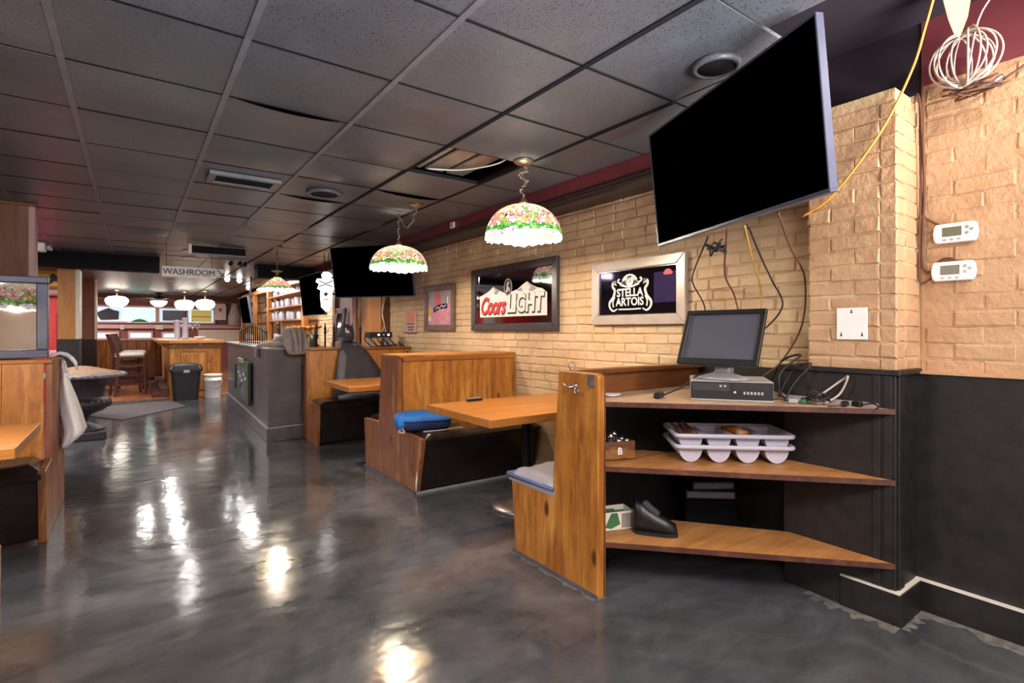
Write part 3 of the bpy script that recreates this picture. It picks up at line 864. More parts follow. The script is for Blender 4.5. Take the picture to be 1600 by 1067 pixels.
obj('trim_channel', MB().bar((2.775 - 2.33, 0.99 - 1.4, 0.975), (2.775 - 2.33, 1.43 - 1.4, 0.975), 0.02, 0.018), M['silver'], sh)
obj('cleat', MB().box(2.765 - 2.33, 2.785 - 2.33, 1.0 - 1.4, 1.4 - 1.4, 0.6, 0.622), M['black_wood'], sh)

YA = -math.radians(53.5)
pc = thing('desktop_computer', 'flat black and silver desktop computer under the monitor', 'computer', (2.425, 1.505, 0.966), (0, 0, YA))
obj('case', MB().box(-0.193, 0.193, 0.012, 0.34, 0.008, 0.1), M['silver'], pc, bevel=0.004)
fp = obj('front_panel', MB().box(-0.19, 0.19, 0.0, 0.013, 0.01, 0.094), M['black'], pc, bevel=0.003)
obj('drive_bay', MB().box(-0.185, -0.01, -0.002, 0.002, 0.05, 0.088), M['dark'], fp)
obj('power_button', MB().lathe([(0, 0), (0.008, 0), (0.008, 0.004), (0, 0.004)], 14, Matrix.Translation((0.015, -0.001, 0.045)) @ Matrix.Rotation(PI / 2, 4, 'X')), M['chrome'], fp)
for q in range(6):
    obj('port', MB().box(0.055 + q * 0.016, 0.065 + q * 0.016, -0.003, 0.001, 0.036, 0.05), M['silver'], fp)
for q in range(7):
    obj('vent_slot', MB().box(0.01, 0.17, -0.0025, 0.001, 0.058 + q * 0.005, 0.0605 + q * 0.005), M['dark'], fp)
obj('trim_strip', MB().box(-0.193, 0.193, -0.002, 0.014, 0.0, 0.009), M['silver'], pc, bevel=0.002)
obj('drive_button', MB().box(-0.055, -0.045, -0.004, 0, 0.07, 0.08).box(-0.035, -0.025, -0.004, 0, 0.07, 0.08), M['silver'], fp)

mo = thing('monitor', 'tilted black touch monitor on a round silver foot on the computer', 'monitor', (2.50, 1.60, 1.068))
F_ = frame_of((2.48 - 2.50, 1.60 - 1.60, 1.283 - 1.068), (0.16, -0.987, 0.004), (0.417, 0.066, 0.906))
w2, h2 = 0.21, 0.1565
fr = MB()
bz_ = 0.026
fr.box(-w2, w2, h2 - bz_, h2, -0.012, 0.012, F_).box(-w2, w2, -h2, -h2 + bz_ + 0.008, -0.012, 0.012, F_)
fr.box(-w2, -w2 + bz_, -h2 + bz_, h2 - bz_, -0.012, 0.012, F_).box(w2 - bz_, w2, -h2 + bz_, h2 - bz_, -0.012, 0.012, F_)
obj('bezel', fr, M['black'], mo, bevel=0.003)
obj('screen', MB().box(-w2 + bz_ - 0.002, w2 - bz_ + 0.002, -h2 + bz_, h2 - bz_ + 0.002, -0.010, 0.002, F_), M['monitor_screen'], mo)
obj('back_shell', MB().prism([(-w2 + 0.01, -0.012), (w2 - 0.01, -0.012), (w2 - 0.07, -0.055), (-w2 + 0.07, -0.055)], 'y', -h2 + 0.01, h2 - 0.02, F_), M['dark'], mo, bevel=0.006)
obj('foot', MB().lathe([(0, 0), (0.125, 0), (0.125, 0.006), (0.09, 0.018), (0.05, 0.03), (0.045, 0.035), (0, 0.035)], 28, sx=0.8, sy=1.1), M['silver'], mo)
obj('neck', MB().bar((0.01, 0, 0.025), (0.03, 0.0, 0.19), 0.05, 0.09), M['silver'], mo, bevel=0.01)

# cutlery trays
def tray():
    m = MB(); n = 10; D = 0.27; pw = 0.141; R = 0.06; t = 0.004
    for q in range(4):
        cx = -0.2115 + q * pw
        def U(r, inset):
            pts = [(cx - r, 0.062)] + [(cx + r * math.cos(PI + PI * k / n), R + r * math.sin(PI + PI * k / n) * 0.98) for k in range(n + 1)] + [(cx + r, 0.062)]
            return pts
        o_, i_ = U(R, 0), U(R - t, 0)
        poly = o_ + i_[::-1]
        m.prism(poly, 'y', 0, D)
        for yy in (0, D - t):
            m.prism(o_, 'y', yy, yy + t)
    for x in (-0.141, 0.0, 0.141):
        m.box(x - 0.011, x + 0.011, 0.01, D - 0.01, 0.056, 0.061)
    return m
def rim():
    pts = []
    for cx, cy, a0 in ((0.26, -0.0, -90), (0.26, 0.27, 0), (-0.26, 0.27, 90), (-0.26, -0.0, 180)):
        for k in range(5):
            a = math.radians(a0 + k * 22.5)
            pts.append((cx + 0.03 * math.cos(a), cy + 0.03 * math.sin(a), 0.064))
    return MB().tube(pts, 0.0085, 8, closed=True).box(-0.285, -0.268, 0, 0.27, 0.058, 0.064).box(0.268, 0.285, 0, 0.27, 0.058, 0.064).box(-0.27, 0.27, -0.026, 0.002, 0.058, 0.064).box(-0.27, 0.27, 0.268, 0.296, 0.058, 0.064)
YT = math.atan2(-0.376, 0.437)
tr = thing('cutlery_tray', 'lilac-grey four-compartment cutlery tray resting on middle shelf, lower of two', 'tray', (2.475, 1.525, 0.646), (0, 0, YT), 'stacked cutlery trays')
obj('compartments', tray(), M['tray'], tr); obj('rim', rim(), M['tray'], tr)
tr.scale = (1, 1, 1.32)
tr2 = dup(tr, 'lilac-grey four-compartment cutlery tray stacked on top, holding cutlery')
tr2.location = (2.475, 1.525, 0.646 + 0.056)
ct, st_ = math.cos(YT), math.sin(YT)
def tpos(x, y): return (2.475 + ct * x - st_ * y, 1.525 + st_ * x + ct * y)
for q in range(5):
    x, y = tpos(-0.235 + q * 0.014, 0.03 + 0.02 * (q % 2))
    k = obj('dinner_knife', MB().bar((0, 0, 0), (0.0, 0.15, 0.008), 0.016, 0.008), M['brown_x'], None, (x, y, 0.775 + 0.006 * (q % 3)), (0.10, 0, YT + random.uniform(-0.1, 0.1)))
    obj('blade', MB().bar((0, 0.15, 0.008), (0, 0.24, 0.004), 0.014, 0.002), M['steel'], k)
    tag(k, 'brown-handled table knife in the upper tray, %s from the left' % ('first', 'second', 'third', 'fourth', 'fifth')[q], 'knife', 'knives in the cutlery tray')
for q, dx in enumerate((0.06, 0.085)):
    x, y = tpos(dx, 0.06)
    k = obj('napkin_roll', MB().tube([(0, 0, 0), (0, 0.08, 0.004), (0, 0.16, 0)], [0.016, 0.02, 0.016], 10), M['orange_fab'] if q else M['manila'], None, (x, y, 0.785), (0, 0, YT + 0.5 * q))
    tag(k, ['tan', 'orange'][q] + ' paper bundle in the third compartment of the upper tray', 'paper bundle')

# wooden caddy of shakers
cb = thing('wooden_caddy', 'small stained wooden box with white emblem at shelf end, holding shakers', 'box', (2.065, 1.965, 0.646), (0, 0, -0.32))
wb = MB(); wb.box(-0.1, 0.1, -0.06, 0.06, 0, 0.01)
for a in ((-0.1, 0.1, -0.06, -0.05), (-0.1, 0.1, 0.05, 0.06), (-0.1, -0.09, -0.05, 0.05), (0.09, 0.1, -0.05, 0.05)): wb.box(*a, 0, 0.095)
obj('body', wb, M['brown_x'], cb, bevel=0.003)
e = text('emblem', 'B', 0.05, M['print_white'], cb, (0.01, -0.0605, 0.045), bold=0.001); e.rotation_euler = (PI / 2, 0, 0)
for q in range(8):
    x = -0.075 + (q % 4) * 0.047; y = -0.025 + (q // 4) * 0.05
    c_, s_ = math.cos(-0.32), math.sin(-0.32)
    sk = thing('shaker', 'glass shaker with steel cap in the wooden caddy, %s in the %s row' % (('leftmost', 'second', 'third', 'rightmost')[q % 4], ('front', 'back')[q // 4]), 'shaker', (2.065 + c_ * x - s_ * y, 1.965 + s_ * x + c_ * y, 0.657), (0, 0, 0), 'shakers in the caddy')
    hh = 0.10 if q in (1, 6) else 0.07
    obj('jar', MB().lathe([(0, 0), (0.019, 0), (0.02, 0.01), (0.018, hh), (0, hh)], 12), M['dark'], sk)
    obj('cap', MB().lathe([(0.02, hh), (0.02, hh + 0.016), (0.012, hh + 0.026), (0, hh + 0.028)], 12), M['chrome'], sk)

# open carton, dark glove, folded things on the bottom shelf
ca = thing('carton', 'small open white carton with green print on the bottom shelf', 'carton', (2.09, 1.985, 0.271), (0, 0, -0.33))
m_ = MB().box(-0.09, 0.09, -0.055, 0.055, 0, 0.004)
for a in ((-0.09, 0.09, -0.055, -0.052), (-0.09, 0.09, 0.052, 0.055), (-0.09, -0.087, -0.052, 0.052), (0.087, 0.09, -0.052, 0.052)): m_.box(*a, 0, 0.095)
obj('sides', m_, M['cream'], ca)
obj('printed_patch', MB().prism([(-0.075, 0.02), (-0.04, 0.09), (-0.005, 0.09), (0.012, 0.03), (-0.04, 0.01)], 'y', -0.0565, -0.055), M['print_green'], ca, label='green printed patch')
obj('printed_patch', MB().box(0.02, 0.085, -0.0565, -0.055, 0.01, 0.085), M['bag_grey'], ca, label='grey printed patch')
obj('packets', MB().box(-0.08, 0.02, -0.045, 0.045, 0.004, 0.08).box(0.025, 0.08, -0.045, 0.045, 0.004, 0.07), M['print_green'], ca, label='green packets inside')
def lump(name, rings, m, label, cat, loc, rot=0, group=None, sub=None):
    """soft object: rings = (x, y, z, rx, rz) along its length"""
    R_ = []
    for x, y, z, ra, rb in rings:
        R_.append([(x + 0.0, y + ra * math.cos(2 * PI * k / 12), z + rb * (1 + math.sin(2 * PI * k / 12))) for k in range(12)])
    o = obj(name, MB().loft(R_), m, None, loc, (0, 0, rot))
    return tag(o, label, cat, group)
g_ = lump('work_shoe', [(0, 0, 0, 0.01, 0.01), (0.01, 0, 0, 0.035, 0.03), (0.06, 0, 0, 0.042, 0.045), (0.11, 0, 0.0, 0.036, 0.055), (0.17, 0, 0, 0.034, 0.075), (0.21, 0, 0.005, 0.03, 0.085), (0.225, 0, 0.01, 0.01, 0.05)], M['black'], 'worn dark grey shoe lying on the bottom shelf beside the carton', 'shoe', (2.26, 1.70, 0.271), 2.25)
obj('sole', MB().prism([(0.0, -0.03), (0.06, -0.045), (0.2, -0.036), (0.225, 0), (0.2, 0.036), (0.06, 0.045), (0.0, 0.03)], 'z', -0.0002, 0.018), M['black'], g_)
obj('shoe_tongue', MB().tube(spline([(0.1, 0, 0.10), (0.14, 0.01, 0.135), (0.17, 0.0, 0.16)]), [0.02] * 16 + [0.012], 8), M['jacket'], g_)
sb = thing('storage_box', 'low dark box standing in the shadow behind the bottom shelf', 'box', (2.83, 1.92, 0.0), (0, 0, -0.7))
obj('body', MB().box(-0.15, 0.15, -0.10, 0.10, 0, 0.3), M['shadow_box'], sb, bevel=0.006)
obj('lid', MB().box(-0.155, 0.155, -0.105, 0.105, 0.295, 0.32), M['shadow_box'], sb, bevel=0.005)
for q, (x, y, lx, ly, hz, r, c_) in enumerate(((2.83, 1.925, 0.29, 0.2, 0.055, -0.7, 'black'), (2.83, 1.91, 0.25, 0.17, 0.05, -0.6, 'dark'))):
    z = 0.02 + q * 0.056
    bk = thing('binder', ['black folder under another, on the dark box behind the bottom shelf', 'dark grey folder lying uppermost on the dark box behind the bottom shelf'][q], 'binder', (x, y, 0.322 if q == 0 else 0.378), (0, 0, r))
    obj('cover', MB().box(-lx / 2, lx / 2, -ly / 2, ly / 2, 0, hz), M[c_], bk, bevel=0.006)
    obj('pages', MB().box(-lx / 2 + 0.01, lx / 2 - 0.01, -ly / 2 - 0.001, -ly / 2 + 0.02, 0.012, hz - 0.012), M['jacket_grey'], bk)

sc_ = thing('saucer', 'small white saucer on the top shelf beside the bench end', 'saucer', (2.085, 2.0, 0.966))
obj('dish', MB().lathe([(0, 0), (0.03, 0), (0.055, 0.012), (0.053, 0.014), (0.03, 0.004), (0, 0.004)], 24), M['white'], sc_)
pa = thing('power_adapter', 'black power plug with cord on the top shelf left of the computer', 'plug', (2.24, 1.80, 0.966), (0, 0, 0.4))
obj('plug_body', MB().box(-0.05, 0.03, -0.018, 0.018, 0, 0.03), M['black'], pa, bevel=0.006)
obj('cord', MB().tube(spline([(0.03, 0, 0.012), (0.08, -0.01, 0.012), (0.12, -0.10, 0.06), (0.16, -0.16, 0.115), (0.24, -0.22, 0.125)]), 0.005, 6), M['cable'], pa)

def cable(name, pts, r, m, label, group=None, n=8, cat='cable', seg=6):
    o = obj(name, MB().tube(spline(pts, n), r, seg), M[m])
    return tag(o, label, cat, group)
cable('cable', [(2.72, 1.42, 0.975), (2.74, 1.42, 1.1), (2.82, 1.36, 1.19), (2.9, 1.5, 1.15), (2.93, 1.6, 1.0), (2.86, 1.66, 0.975)], 0.006, 'cable', 'thick black cable arching highest behind the computer')
cable('cable', [(2.60, 1.33, 0.974), (2.68, 1.32, 1.06), (2.74, 1.27, 1.15), (2.78, 1.36, 1.13), (2.76, 1.43, 1.0), (2.70, 1.38, 0.973)], 0.005, 'cable', 'black cable looped over the pillar cap at the computer corner')
cable('cable', [(2.62, 1.30, 0.973), (2.69, 1.22, 1.0), (2.76, 1.14, 1.08), (2.73, 1.10, 1.10), (2.72, 1.13, 1.02), (2.66, 1.17, 0.973)], 0.005, 'grey_cable', 'grey cable hanging in a loop beside the black pillar base')
for q, (x, y) in enumerate(((2.63, 1.25), (2.66, 1.21), (2.60, 1.29), (2.70, 1.10), (2.73, 1.06))):
    pl = thing('cable_plug', ['dark green plug in the cable tangle beside the computer', 'grey plug in the cable tangle, behind the green one', 'silver plug lying at the front of the cable tangle', 'black plug near the right shelf end', 'black plug with a bare tip at the right shelf end'][q], 'plug', (x, y, 0.967), (0, 0, q * 1.1))
    obj('plug_body', MB().box(-0.022, 0.022, -0.013, 0.013, 0, 0.022), M[['print_green', 'grey_cable', 'silver', 'black', 'black'][q]], pl, bevel=0.004)
    obj('cord', MB().tube(spline([(0.02, 0, 0.01), (0.06, 0.02, 0.02), (0.1, 0.0, 0.012), (0.12, -0.04, 0.006)]), 0.004, 5), M['cable'], pl)
tangle = []
for q in range(4):
    a = q * 1.7
    tangle += spline([(2.66 + 0.05 * math.cos(a + k * 1.1), 1.20 + 0.05 * math.sin(a + k * 1.1), 0.985 + 0.02 * (k % 3)) for k in range(6)], 6)
tag(obj('cable_tangle', MB().tube(tangle, 0.004, 5), M['cable']), 'tangle of thin black cables at the right of the computer', 'cable')
# ---------------------------------------------------------------- screens
def screen_set(label, cx, cy, cz, yaw, tilt, roll, w_, h_, mount):
    r = Vector((math.cos(yaw), math.sin(yaw), 0)); out = Vector((math.sin(yaw), -math.cos(yaw), 0))
    up = Vector((0, 0, 1)) * math.cos(tilt) + out * math.sin(tilt)
    r, up = r * math.cos(roll) + up * math.sin(roll), up * math.cos(roll) - r * math.sin(roll)
    Fm = frame_of((cx, cy, cz), r, up)
    t = thing('television', label, 'television', frame=Fm)
    a, b_ = w_ / 2, h_ / 2; e = 0.009
    obj('screen', MB().box(-a + e, a - e, -b_ + e * 1.6, b_ - e, -0.012, 0.0), M['screen'], t)
    m_ = MB().box(-a, a, b_ - e, b_, -0.03, 0.004).box(-a, a, -b_, -b_ + e * 1.6, -0.03, 0.004).box(-a, -a + e, -b_ + e, b_ - e, -0.03, 0.004).box(a - e, a, -b_ + e, b_ - e, -0.03, 0.004)
    obj('bezel', m_, M['bezel'], t, bevel=0.002)
    obj('back_housing', MB().prism([(-a + 0.02, -0.028), (a - 0.02, -0.028), (a - 0.16, -0.075), (-a + 0.16, -0.075)], 'y', -b_ + 0.03, b_ - 0.05), M['dark'], t, bevel=0.004)
    inv = Fm.inverted()
    p = inv @ Vector(mount)
    obj('wall_bracket', MB().box(-0.14, 0.14, -0.12, 0.12, -0.085, -0.075).bar((0, 0, -0.08), p, 0.035, 0.035), M['iron'], t)
    return t
screen_set('huge black television tilted out from the pillar, nearest and largest screen', 2.144, 1.393, 2.100, -1.948, 0.093, 0.008, 1.165, 0.6185, (2.78, 1.22, 2.06))
screen_set('black television behind the second glass lamp, above the far booth', 2.519, 6.651, 2.084, -0.945, 0.174, 0, 1.2, 0.674, (3.06, 6.95, 2.08))
screen_set('black television hung over the bar beside the lit white sign', 2.37, 8.92, 1.89, -1.546, 0.103, 0, 1.2, 0.675, (2.955, 8.95, 1.95))
screen_set('small black television over the bar, farthest of the screens', 1.88, 12.1, 1.73, -1.566, 0.142, 0, 0.99, 0.557, (2.0, 12.1, 2.43))

# ---------------------------------------------------------------- leaded glass lamps
def glass_lamp(label, x, y, rim_z, r, hgt, canopy, hooks, cone=False, power=30):
    t = thing('pendant_lamp', label, 'lamp', (x, y, rim_z), group=None)
    nu, nv = 64, 14
    def fn(u, v):
        a = 2 * PI * u
        if cone:
            rr = r * (0.17 + 0.83 * (1 - v)) ; z = hgt * v ** 1.05
        else:
            th = v * PI / 2 * 0.90
            rr = r * math.cos(th) ** 0.85; z = hgt * math.sin(th)
        if v < 0.001:
            z += -0.018 * abs(math.sin(a * 12)) + 0.006 * math.sin(a * 5); rr *= 1.01
        elif v < 0.09: rr *= 1.012
        return (rr * math.cos(a), rr * math.sin(a), z)
    obj('shade', MB().grid(fn, nu, nv).mesh('shade', fix=False), M['shade_cone' if cone else 'shade'], t)
    if cone: obj('top_cap', MB().lathe([(0.045, hgt - 0.01), (0.05, hgt + 0.005), (0.02, hgt + 0.02), (0.015, hgt + 0.06), (0.06, hgt + 0.075), (0.075, hgt + 0.085), (0.02, hgt + 0.1), (0, hgt + 0.1)], 16), M['brass'], t)
    else: obj('top_cap', MB().lathe([(0.0, hgt + 0.0), (0.034, hgt + 0.004), (0.03, hgt + 0.016), (0.012, hgt + 0.05), (0, hgt + 0.05)], 16), M['brass'], t)
    obj('bulb', MB().lathe([(0, 0.03), (0.02, 0.034), (0.033, 0.06), (0.03, 0.085), (0.016, 0.115), (0, 0.118)], 14), M['glow_bulb'], t)
    obj('canopy', MB().lathe([(0.0, -0.035), (0.012, -0.032), (0.05, -0.02), (0.068, -0.006), (0.07, 0), (0, 0)], 20, Matrix.Translation((canopy[0] - x, canopy[1] - y, CZ - 0.0065 - rim_z))), M['brass'], t)
    pts = [Vector((p[0] - x, p[1] - y, p[2] - rim_z)) for p in hooks] + [Vector((0, 0, hgt + 0.05))]
    ch = MB(); path = spline(pts, 10)
    seglen = 0; last = path[0]; flip = 0
    for p in path[1:]:
        while (p - last).length > 0.034:
            d = (p - last).normalized(); c_ = last + d * 0.02
            s_ = d.cross(Vector((1, 0, 0)) if flip else Vector((0, 1, 0)))
            s_ = s_.normalized() if s_.length > 0.1 else d.orthogonal().normalized()
            ch.tube([c_ + d * 0.022 * math.cos(q * PI / 4) + s_ * 0.009 * math.sin(q * PI / 4) for q in range(8)], 0.0028, 4, closed=True)
            last = last + d * 0.034; flip ^= 1
    obj('chain', ch, M['brass'], t)
    if not cone: obj('cord', MB().tube(spline([p + Vector((0.012 * math.sin(i * 2.1), 0.012 * math.cos(i * 2.1), 0)) for i, p in enumerate(path[::3])] + [path[-1]], 3), 0.003, 5), M['grey_cable'], t)
    ll = light('POINT', 'lamp_glow', (x, y, rim_z + 0.03), power, (1.0, 0.86, 0.66), 0.05)
    return t
knot = lambda x, y, z0, z1: [(x, y, z0)] + [(x + 0.03 * math.sin(q * 2.3), y + 0.02 * math.cos(q * 2.9), z0 + (z1 - z0) * q / 6) for q in range(1, 6)]
glass_lamp('stained-glass dome lamp hanging nearest, over the near table', 2.126, 2.833, 1.94, 0.255, 0.22, (2.126, 2.833), knot(2.126, 2.833, 2.42, 2.22))
glass_lamp('stained-glass dome lamp hanging in front of the big far television', 2.075, 4.76, 1.915, 0.27, 0.215, (2.07, 4.37), [(2.07, 4.37, 2.42), (2.07, 4.42, 2.33), (2.07, 4.56, 2.27), (2.073, 4.70, 2.36), (2.075, 4.76, 2.44), (2.08, 4.77, 2.36), (2.07, 4.755, 2.28)])
glass_lamp('cone-shaped stained-glass lamp hanging over the black counter', 1.584, 7.65, 1.865, 0.25, 0.17, (1.60, 7.72), [(1.60, 7.72, 2.42), (1.585, 7.66, 2.3)], cone=True, power=24)
glass_lamp('stained-glass dome lamp hanging low over the left table, seen only in the framed mirror', -0.78, 3.4, 1.50, 0.255, 0.22, (-0.78, 3.4), [(-0.78, 3.4, 2.42), (-0.78, 3.4, 2.1)], power=14)

# ---------------------------------------------------------------- pictures and plates on the brick wall (local x right, y up, z out of the wall)
def on_wall(x, y, z): return frame_of((x, y, z), (0, -1, 0), (0, 0, 1))
def picture_frame(t, w_, h_, fw, m_, d=0.03, step=0.35):
    a, b_ = w_ / 2, h_ / 2
    for nm, pr_ in (('frame_rail', [(-a, b_), (a, b_), (a - fw, b_ - fw), (-a + fw, b_ - fw)]), ('frame_rail', [(-a, -b_), (-a + fw, -b_ + fw), (a - fw, -b_ + fw), (a, -b_)]),
                    ('frame_rail', [(-a, -b_), (-a, b_), (-a + fw, b_ - fw), (-a + fw, -b_ + fw)]), ('frame_rail', [(a, -b_), (a - fw, -b_ + fw), (a - fw, b_ - fw), (a, b_)])):
        obj(nm, MB().prism(pr_, 'z', 0, d), M[m_], t, bevel=0.006, seg=2)
def disc(m, cx, cy, r, z0, z1, n=20, sy=1.0):
    m.prism([(cx + r * math.cos(2 * PI * k / n), cy + sy * r * math.sin(2 * PI * k / n)) for k in range(n)], 'z', z0, z1); return m
def ribbon(m, pts, wd, z0, z1, n=8):
    p = spline([(x, y, 0) for x, y in pts], n)
    for i in range(len(p) - 1):
        d = (p[i + 1] - p[i]); d = d.normalized() if d.length > 1e-6 else Vector((1, 0, 0))
        nx, ny = -d.y, d.x
        f = wd if not callable(wd) else wd(i / (len(p) - 1))
        f2 = wd if not callable(wd) else wd((i + 1) / (len(p) - 1))
        m.prism([(p[i].x - nx * f / 2, p[i].y - ny * f / 2), (p[i + 1].x - nx * f2 / 2, p[i + 1].y - ny * f2 / 2), (p[i + 1].x + nx * f2 / 2, p[i + 1].y + ny * f2 / 2), (p[i].x + nx * f / 2, p[i].y + ny * f / 2)], 'z', z0, z1)
    return m

# big mirror with snowy mountains
t = thing('bar_mirror', 'dark-framed bar mirror with white mountains and a red script word', 'mirror', frame=on_wall(XW - 0.006, 4.29, 1.648))
picture_frame(t, 1.46, 0.665, 0.075, 'frame_dark', 0.035)
obj('glass', MB().box(-0.66, 0.66, -0.263, 0.263, 0.004, 0.014), M['mirror'], t)
obj('inner_bevel', MB().box(-0.655, -0.59, -0.255, 0.255, 0.014, 0.018).box(0.59, 0.655, -0.255, 0.255, 0.014, 0.018), M['mirror'], t, bevel=0.004)
z0 = 0.0145
obj('mountain_print', MB().prism([(-0.57, -0.19), (0.57, -0.19), (0.57, 0.02), (0.50, 0.06), (0.42, 0.075), (0.34, 0.105), (0.27, 0.14), (0.2, 0.115), (0.12, 0.075), (0.04, 0.06), (-0.06, 0.035), (-0.14, 0.06), (-0.22, 0.085), (-0.31, 0.125), (-0.40, 0.08), (-0.5, 0.05), (-0.57, 0.035)], 'z', z0, z0 + 0.001), M['print_white'], t)
sn = MB()
for p in ([(0.27, 0.13), (0.33, 0.09), (0.29, 0.05), (0.36, 0.04), (0.42, 0.065), (0.36, 0.095)], [(-0.31, 0.12), (-0.27, 0.08), (-0.3, 0.05), (-0.24, 0.04), (-0.2, 0.075)], [(0.1, 0.06), (0.18, 0.09), (0.2, 0.05)]):
    sn.prism(p, 'z', z0 + 0.001, z0 + 0.0016)
obj('mountain_shadow_print', sn, M['print_grey'], t)
obj('crest_ring', disc(MB(), -0.045, 0.105, 0.072, z0 + 0.001, z0 + 0.002, 24, 1.25), M['print_grey'], t)
obj('crest', disc(MB(), -0.045, 0.105, 0.058, z0 + 0.002, z0 + 0.003, 24, 1.25), M['print_black'], t)
obj('crest_lion', ribbon(ribbon(MB(), [(-0.07, 0.055), (-0.05, 0.09), (-0.055, 0.125), (-0.03, 0.155)], 0.024, z0 + 0.003, z0 + 0.004), [(-0.055, 0.11), (-0.025, 0.09), (-0.02, 0.06)], 0.014, z0 + 0.003, z0 + 0.004), M['print_white'], t)
text('lettering', 'LIGHT', 0.235, M['print_black'], t, (0.235, -0.078, z0 + 0.0025), shear=0.12, bold=0.018, ext=0.0006, sx=0.86)
text('lettering', 'LIGHT', 0.235, M['print_white'], t, (0.228, -0.07, z0 + 0.0042), shear=0.12, bold=0.008, ext=0.0006, sx=0.86)
text('script_lettering', 'Coors', 0.25, M['print_black'], t, (-0.325, -0.088, z0 + 0.0025), shear=0.35, bold=0.010, ext=0.0006, sx=0.78, space=0.9)
text('script_lettering', 'Coors', 0.25, M['print_red'], t, (-0.332, -0.08, z0 + 0.0042), shear=0.35, bold=0.006, ext=0.0006, sx=0.78, space=0.9)

# silver framed smoked mirror with a scrolled badge
t = thing('bar_mirror', 'silver-framed purple-tinted mirror with white scrolled badge and capital lettering', 'mirror', frame=on_wall(XW - 0.006, 2.68, 1.61))
picture_frame(t, 0.905, 0.495, 0.075, 'frame_silver', 0.035)
a, b_ = 0.382, 0.178
obj('inner_fillet', MB().box(-a, a, b_ - 0.012, b_, 0.006, 0.022).box(-a, a, -b_, -b_ + 0.012, 0.006, 0.022).box(-a, -a + 0.012, -b_, b_, 0.006, 0.022).box(a - 0.012, a, -b_, b_, 0.006, 0.022), M['chrome'], t)
obj('glass', MB().box(-a, a, -b_, b_, 0.004, 0.012), M['dark_mirror'], t)
obj('purple_panel', MB().box(0.17, a - 0.02, -0.09, b_ - 0.05, 0.012, 0.0126), M['print_purple'], t)
z0 = 0.0128
bd = MB()
wv = lambda s_: 0.008 + 0.014 * math.sin(PI * min(1, max(0, s_)))
for s_ in (-1, 1):
    X_ = lambda v: -0.06 + s_ * v
    ribbon(bd, [(X_(0.135), 0.055), (X_(0.15), 0.085), (X_(0.175), 0.075), (X_(0.17), 0.045), (X_(0.15), 0.02), (X_(0.165), -0.03), (X_(0.205), -0.075), (X_(0.20), -0.115), (X_(0.165), -0.14), (X_(0.125), -0.125)], wv, z0, z0 + 0.001)
    ribbon(bd, [(X_(0.15), -0.03), (X_(0.17), -0.07), (X_(0.165), -0.11)], 0.012, z0, z0 + 0.001)
    ribbon(bd, [(X_(0.05), 0.075), (X_(0.09), 0.07), (X_(0.12), 0.09), (X_(0.10), 0.105)], 0.014, z0, z0 + 0.001)
    disc(bd, X_(0.152), 0.078, 0.016, z0, z0 + 0.001, 12)
ribbon(bd, [(-0.155, 0.06), (-0.06, 0.04), (0.035, 0.06)], 0.014, z0, z0 + 0.001)
ribbon(bd, [(-0.17, -0.128), (-0.06, -0.13), (0.05, -0.128)], 0.010, z0, z0 + 0.001)
for k_ in range(9):
    a_ = PI * k_ / 8
    disc(bd, -0.06 + 0.065 * math.cos(a_), 0.075 + 0.05 * math.sin(a_), 0.015, z0, z0 + 0.001, 8)
disc(bd, -0.06, 0.085, 0.04, z0, z0 + 0.001, 14)
obj('badge_print', bd, M['print_white'], t)
hn = MB(); ribbon(hn, [(-0.085, 0.07), (-0.08, 0.1), (-0.06, 0.105), (-0.05, 0.085), (-0.065, 0.075)], 0.006, z0 + 0.001, z0 + 0.0016)
obj('horn_print', hn, M['print_black'], t)
text('lettering', 'STELLA', 0.085, M['print_white'], t, (-0.06, -0.005, z0 + 0.001), bold=0.0022, ext=0.0006, sx=0.95)
text('lettering', 'ARTOIS', 0.085, M['print_white'], t, (-0.06, -0.075, z0 + 0.001), bold=0.0022, ext=0.0006, sx=0.95)
rs = disc(disc(disc(MB(), 0.295, 0.125, 0.03, z0, z0 + 0.001, 14, 0.7), 0.275, 0.118, 0.02, z0 + 0.0002, z0 + 0.0012, 10, 0.7), 0.315, 0.118, 0.02, z0 + 0.0004, z0 + 0.0014, 10, 0.7)
obj('red_sticker', rs, M['print_red'], t)

# small brown-framed picture
t = thing('framed_picture', 'small brown-framed pink and red picture on the brick, between notice and mountain mirror', 'picture', frame=on_wall(XW - 0.006, 5.80, 1.595))
picture_frame(t, 0.77, 0.56, 0.07, 'frame_brown', 0.035)
obj('print', MB().box(-0.32, 0.32, -0.215, 0.215, 0.004, 0.012), M['print_grey'], t)
z0 = 0.0125
obj('pink_print', MB().prism([(-0.3, -0.2), (0.25, -0.2), (0.3, 0.05), (0.1, 0.02), (0, 0.06), (-0.15, 0.0), (-0.28, 0.06)], 'z', z0, z0 + 0.001), M['print_pink'], t)
obj('red_print', disc(MB(), -0.04, 0.1, 0.075, z0 + 0.001, z0 + 0.002, 16, 1.3), M['print_red'], t)
obj('dark_print', ribbon(MB(), [(-0.16, -0.03), (0.0, 0.01), (0.2, 0.02)], 0.06, z0 + 0.001, z0 + 0.002), M['print_purple'], t)
obj('script_print', ribbon(MB(), [(-0.1, -0.02), (-0.05, 0.01), (0.0, -0.005), (0.06, 0.03), (0.1, 0.01), (0.17, 0.03)], 0.012, z0 + 0.002, z0 + 0.003), M['print_white'], t)
obj('yellow_print', MB().box(-0.3, -0.21, -0.1, 0.0, z0 + 0.001, z0 + 0.002), M['print_yellow'], t)
obj('white_print', MB().box(-0.3, -0.22, -0.16, -0.1, z0 + 0.001, z0 + 0.002).box(0.2, 0.22, 0.04, 0.13, z0, z0 + 0.002), M['print_white'], t)

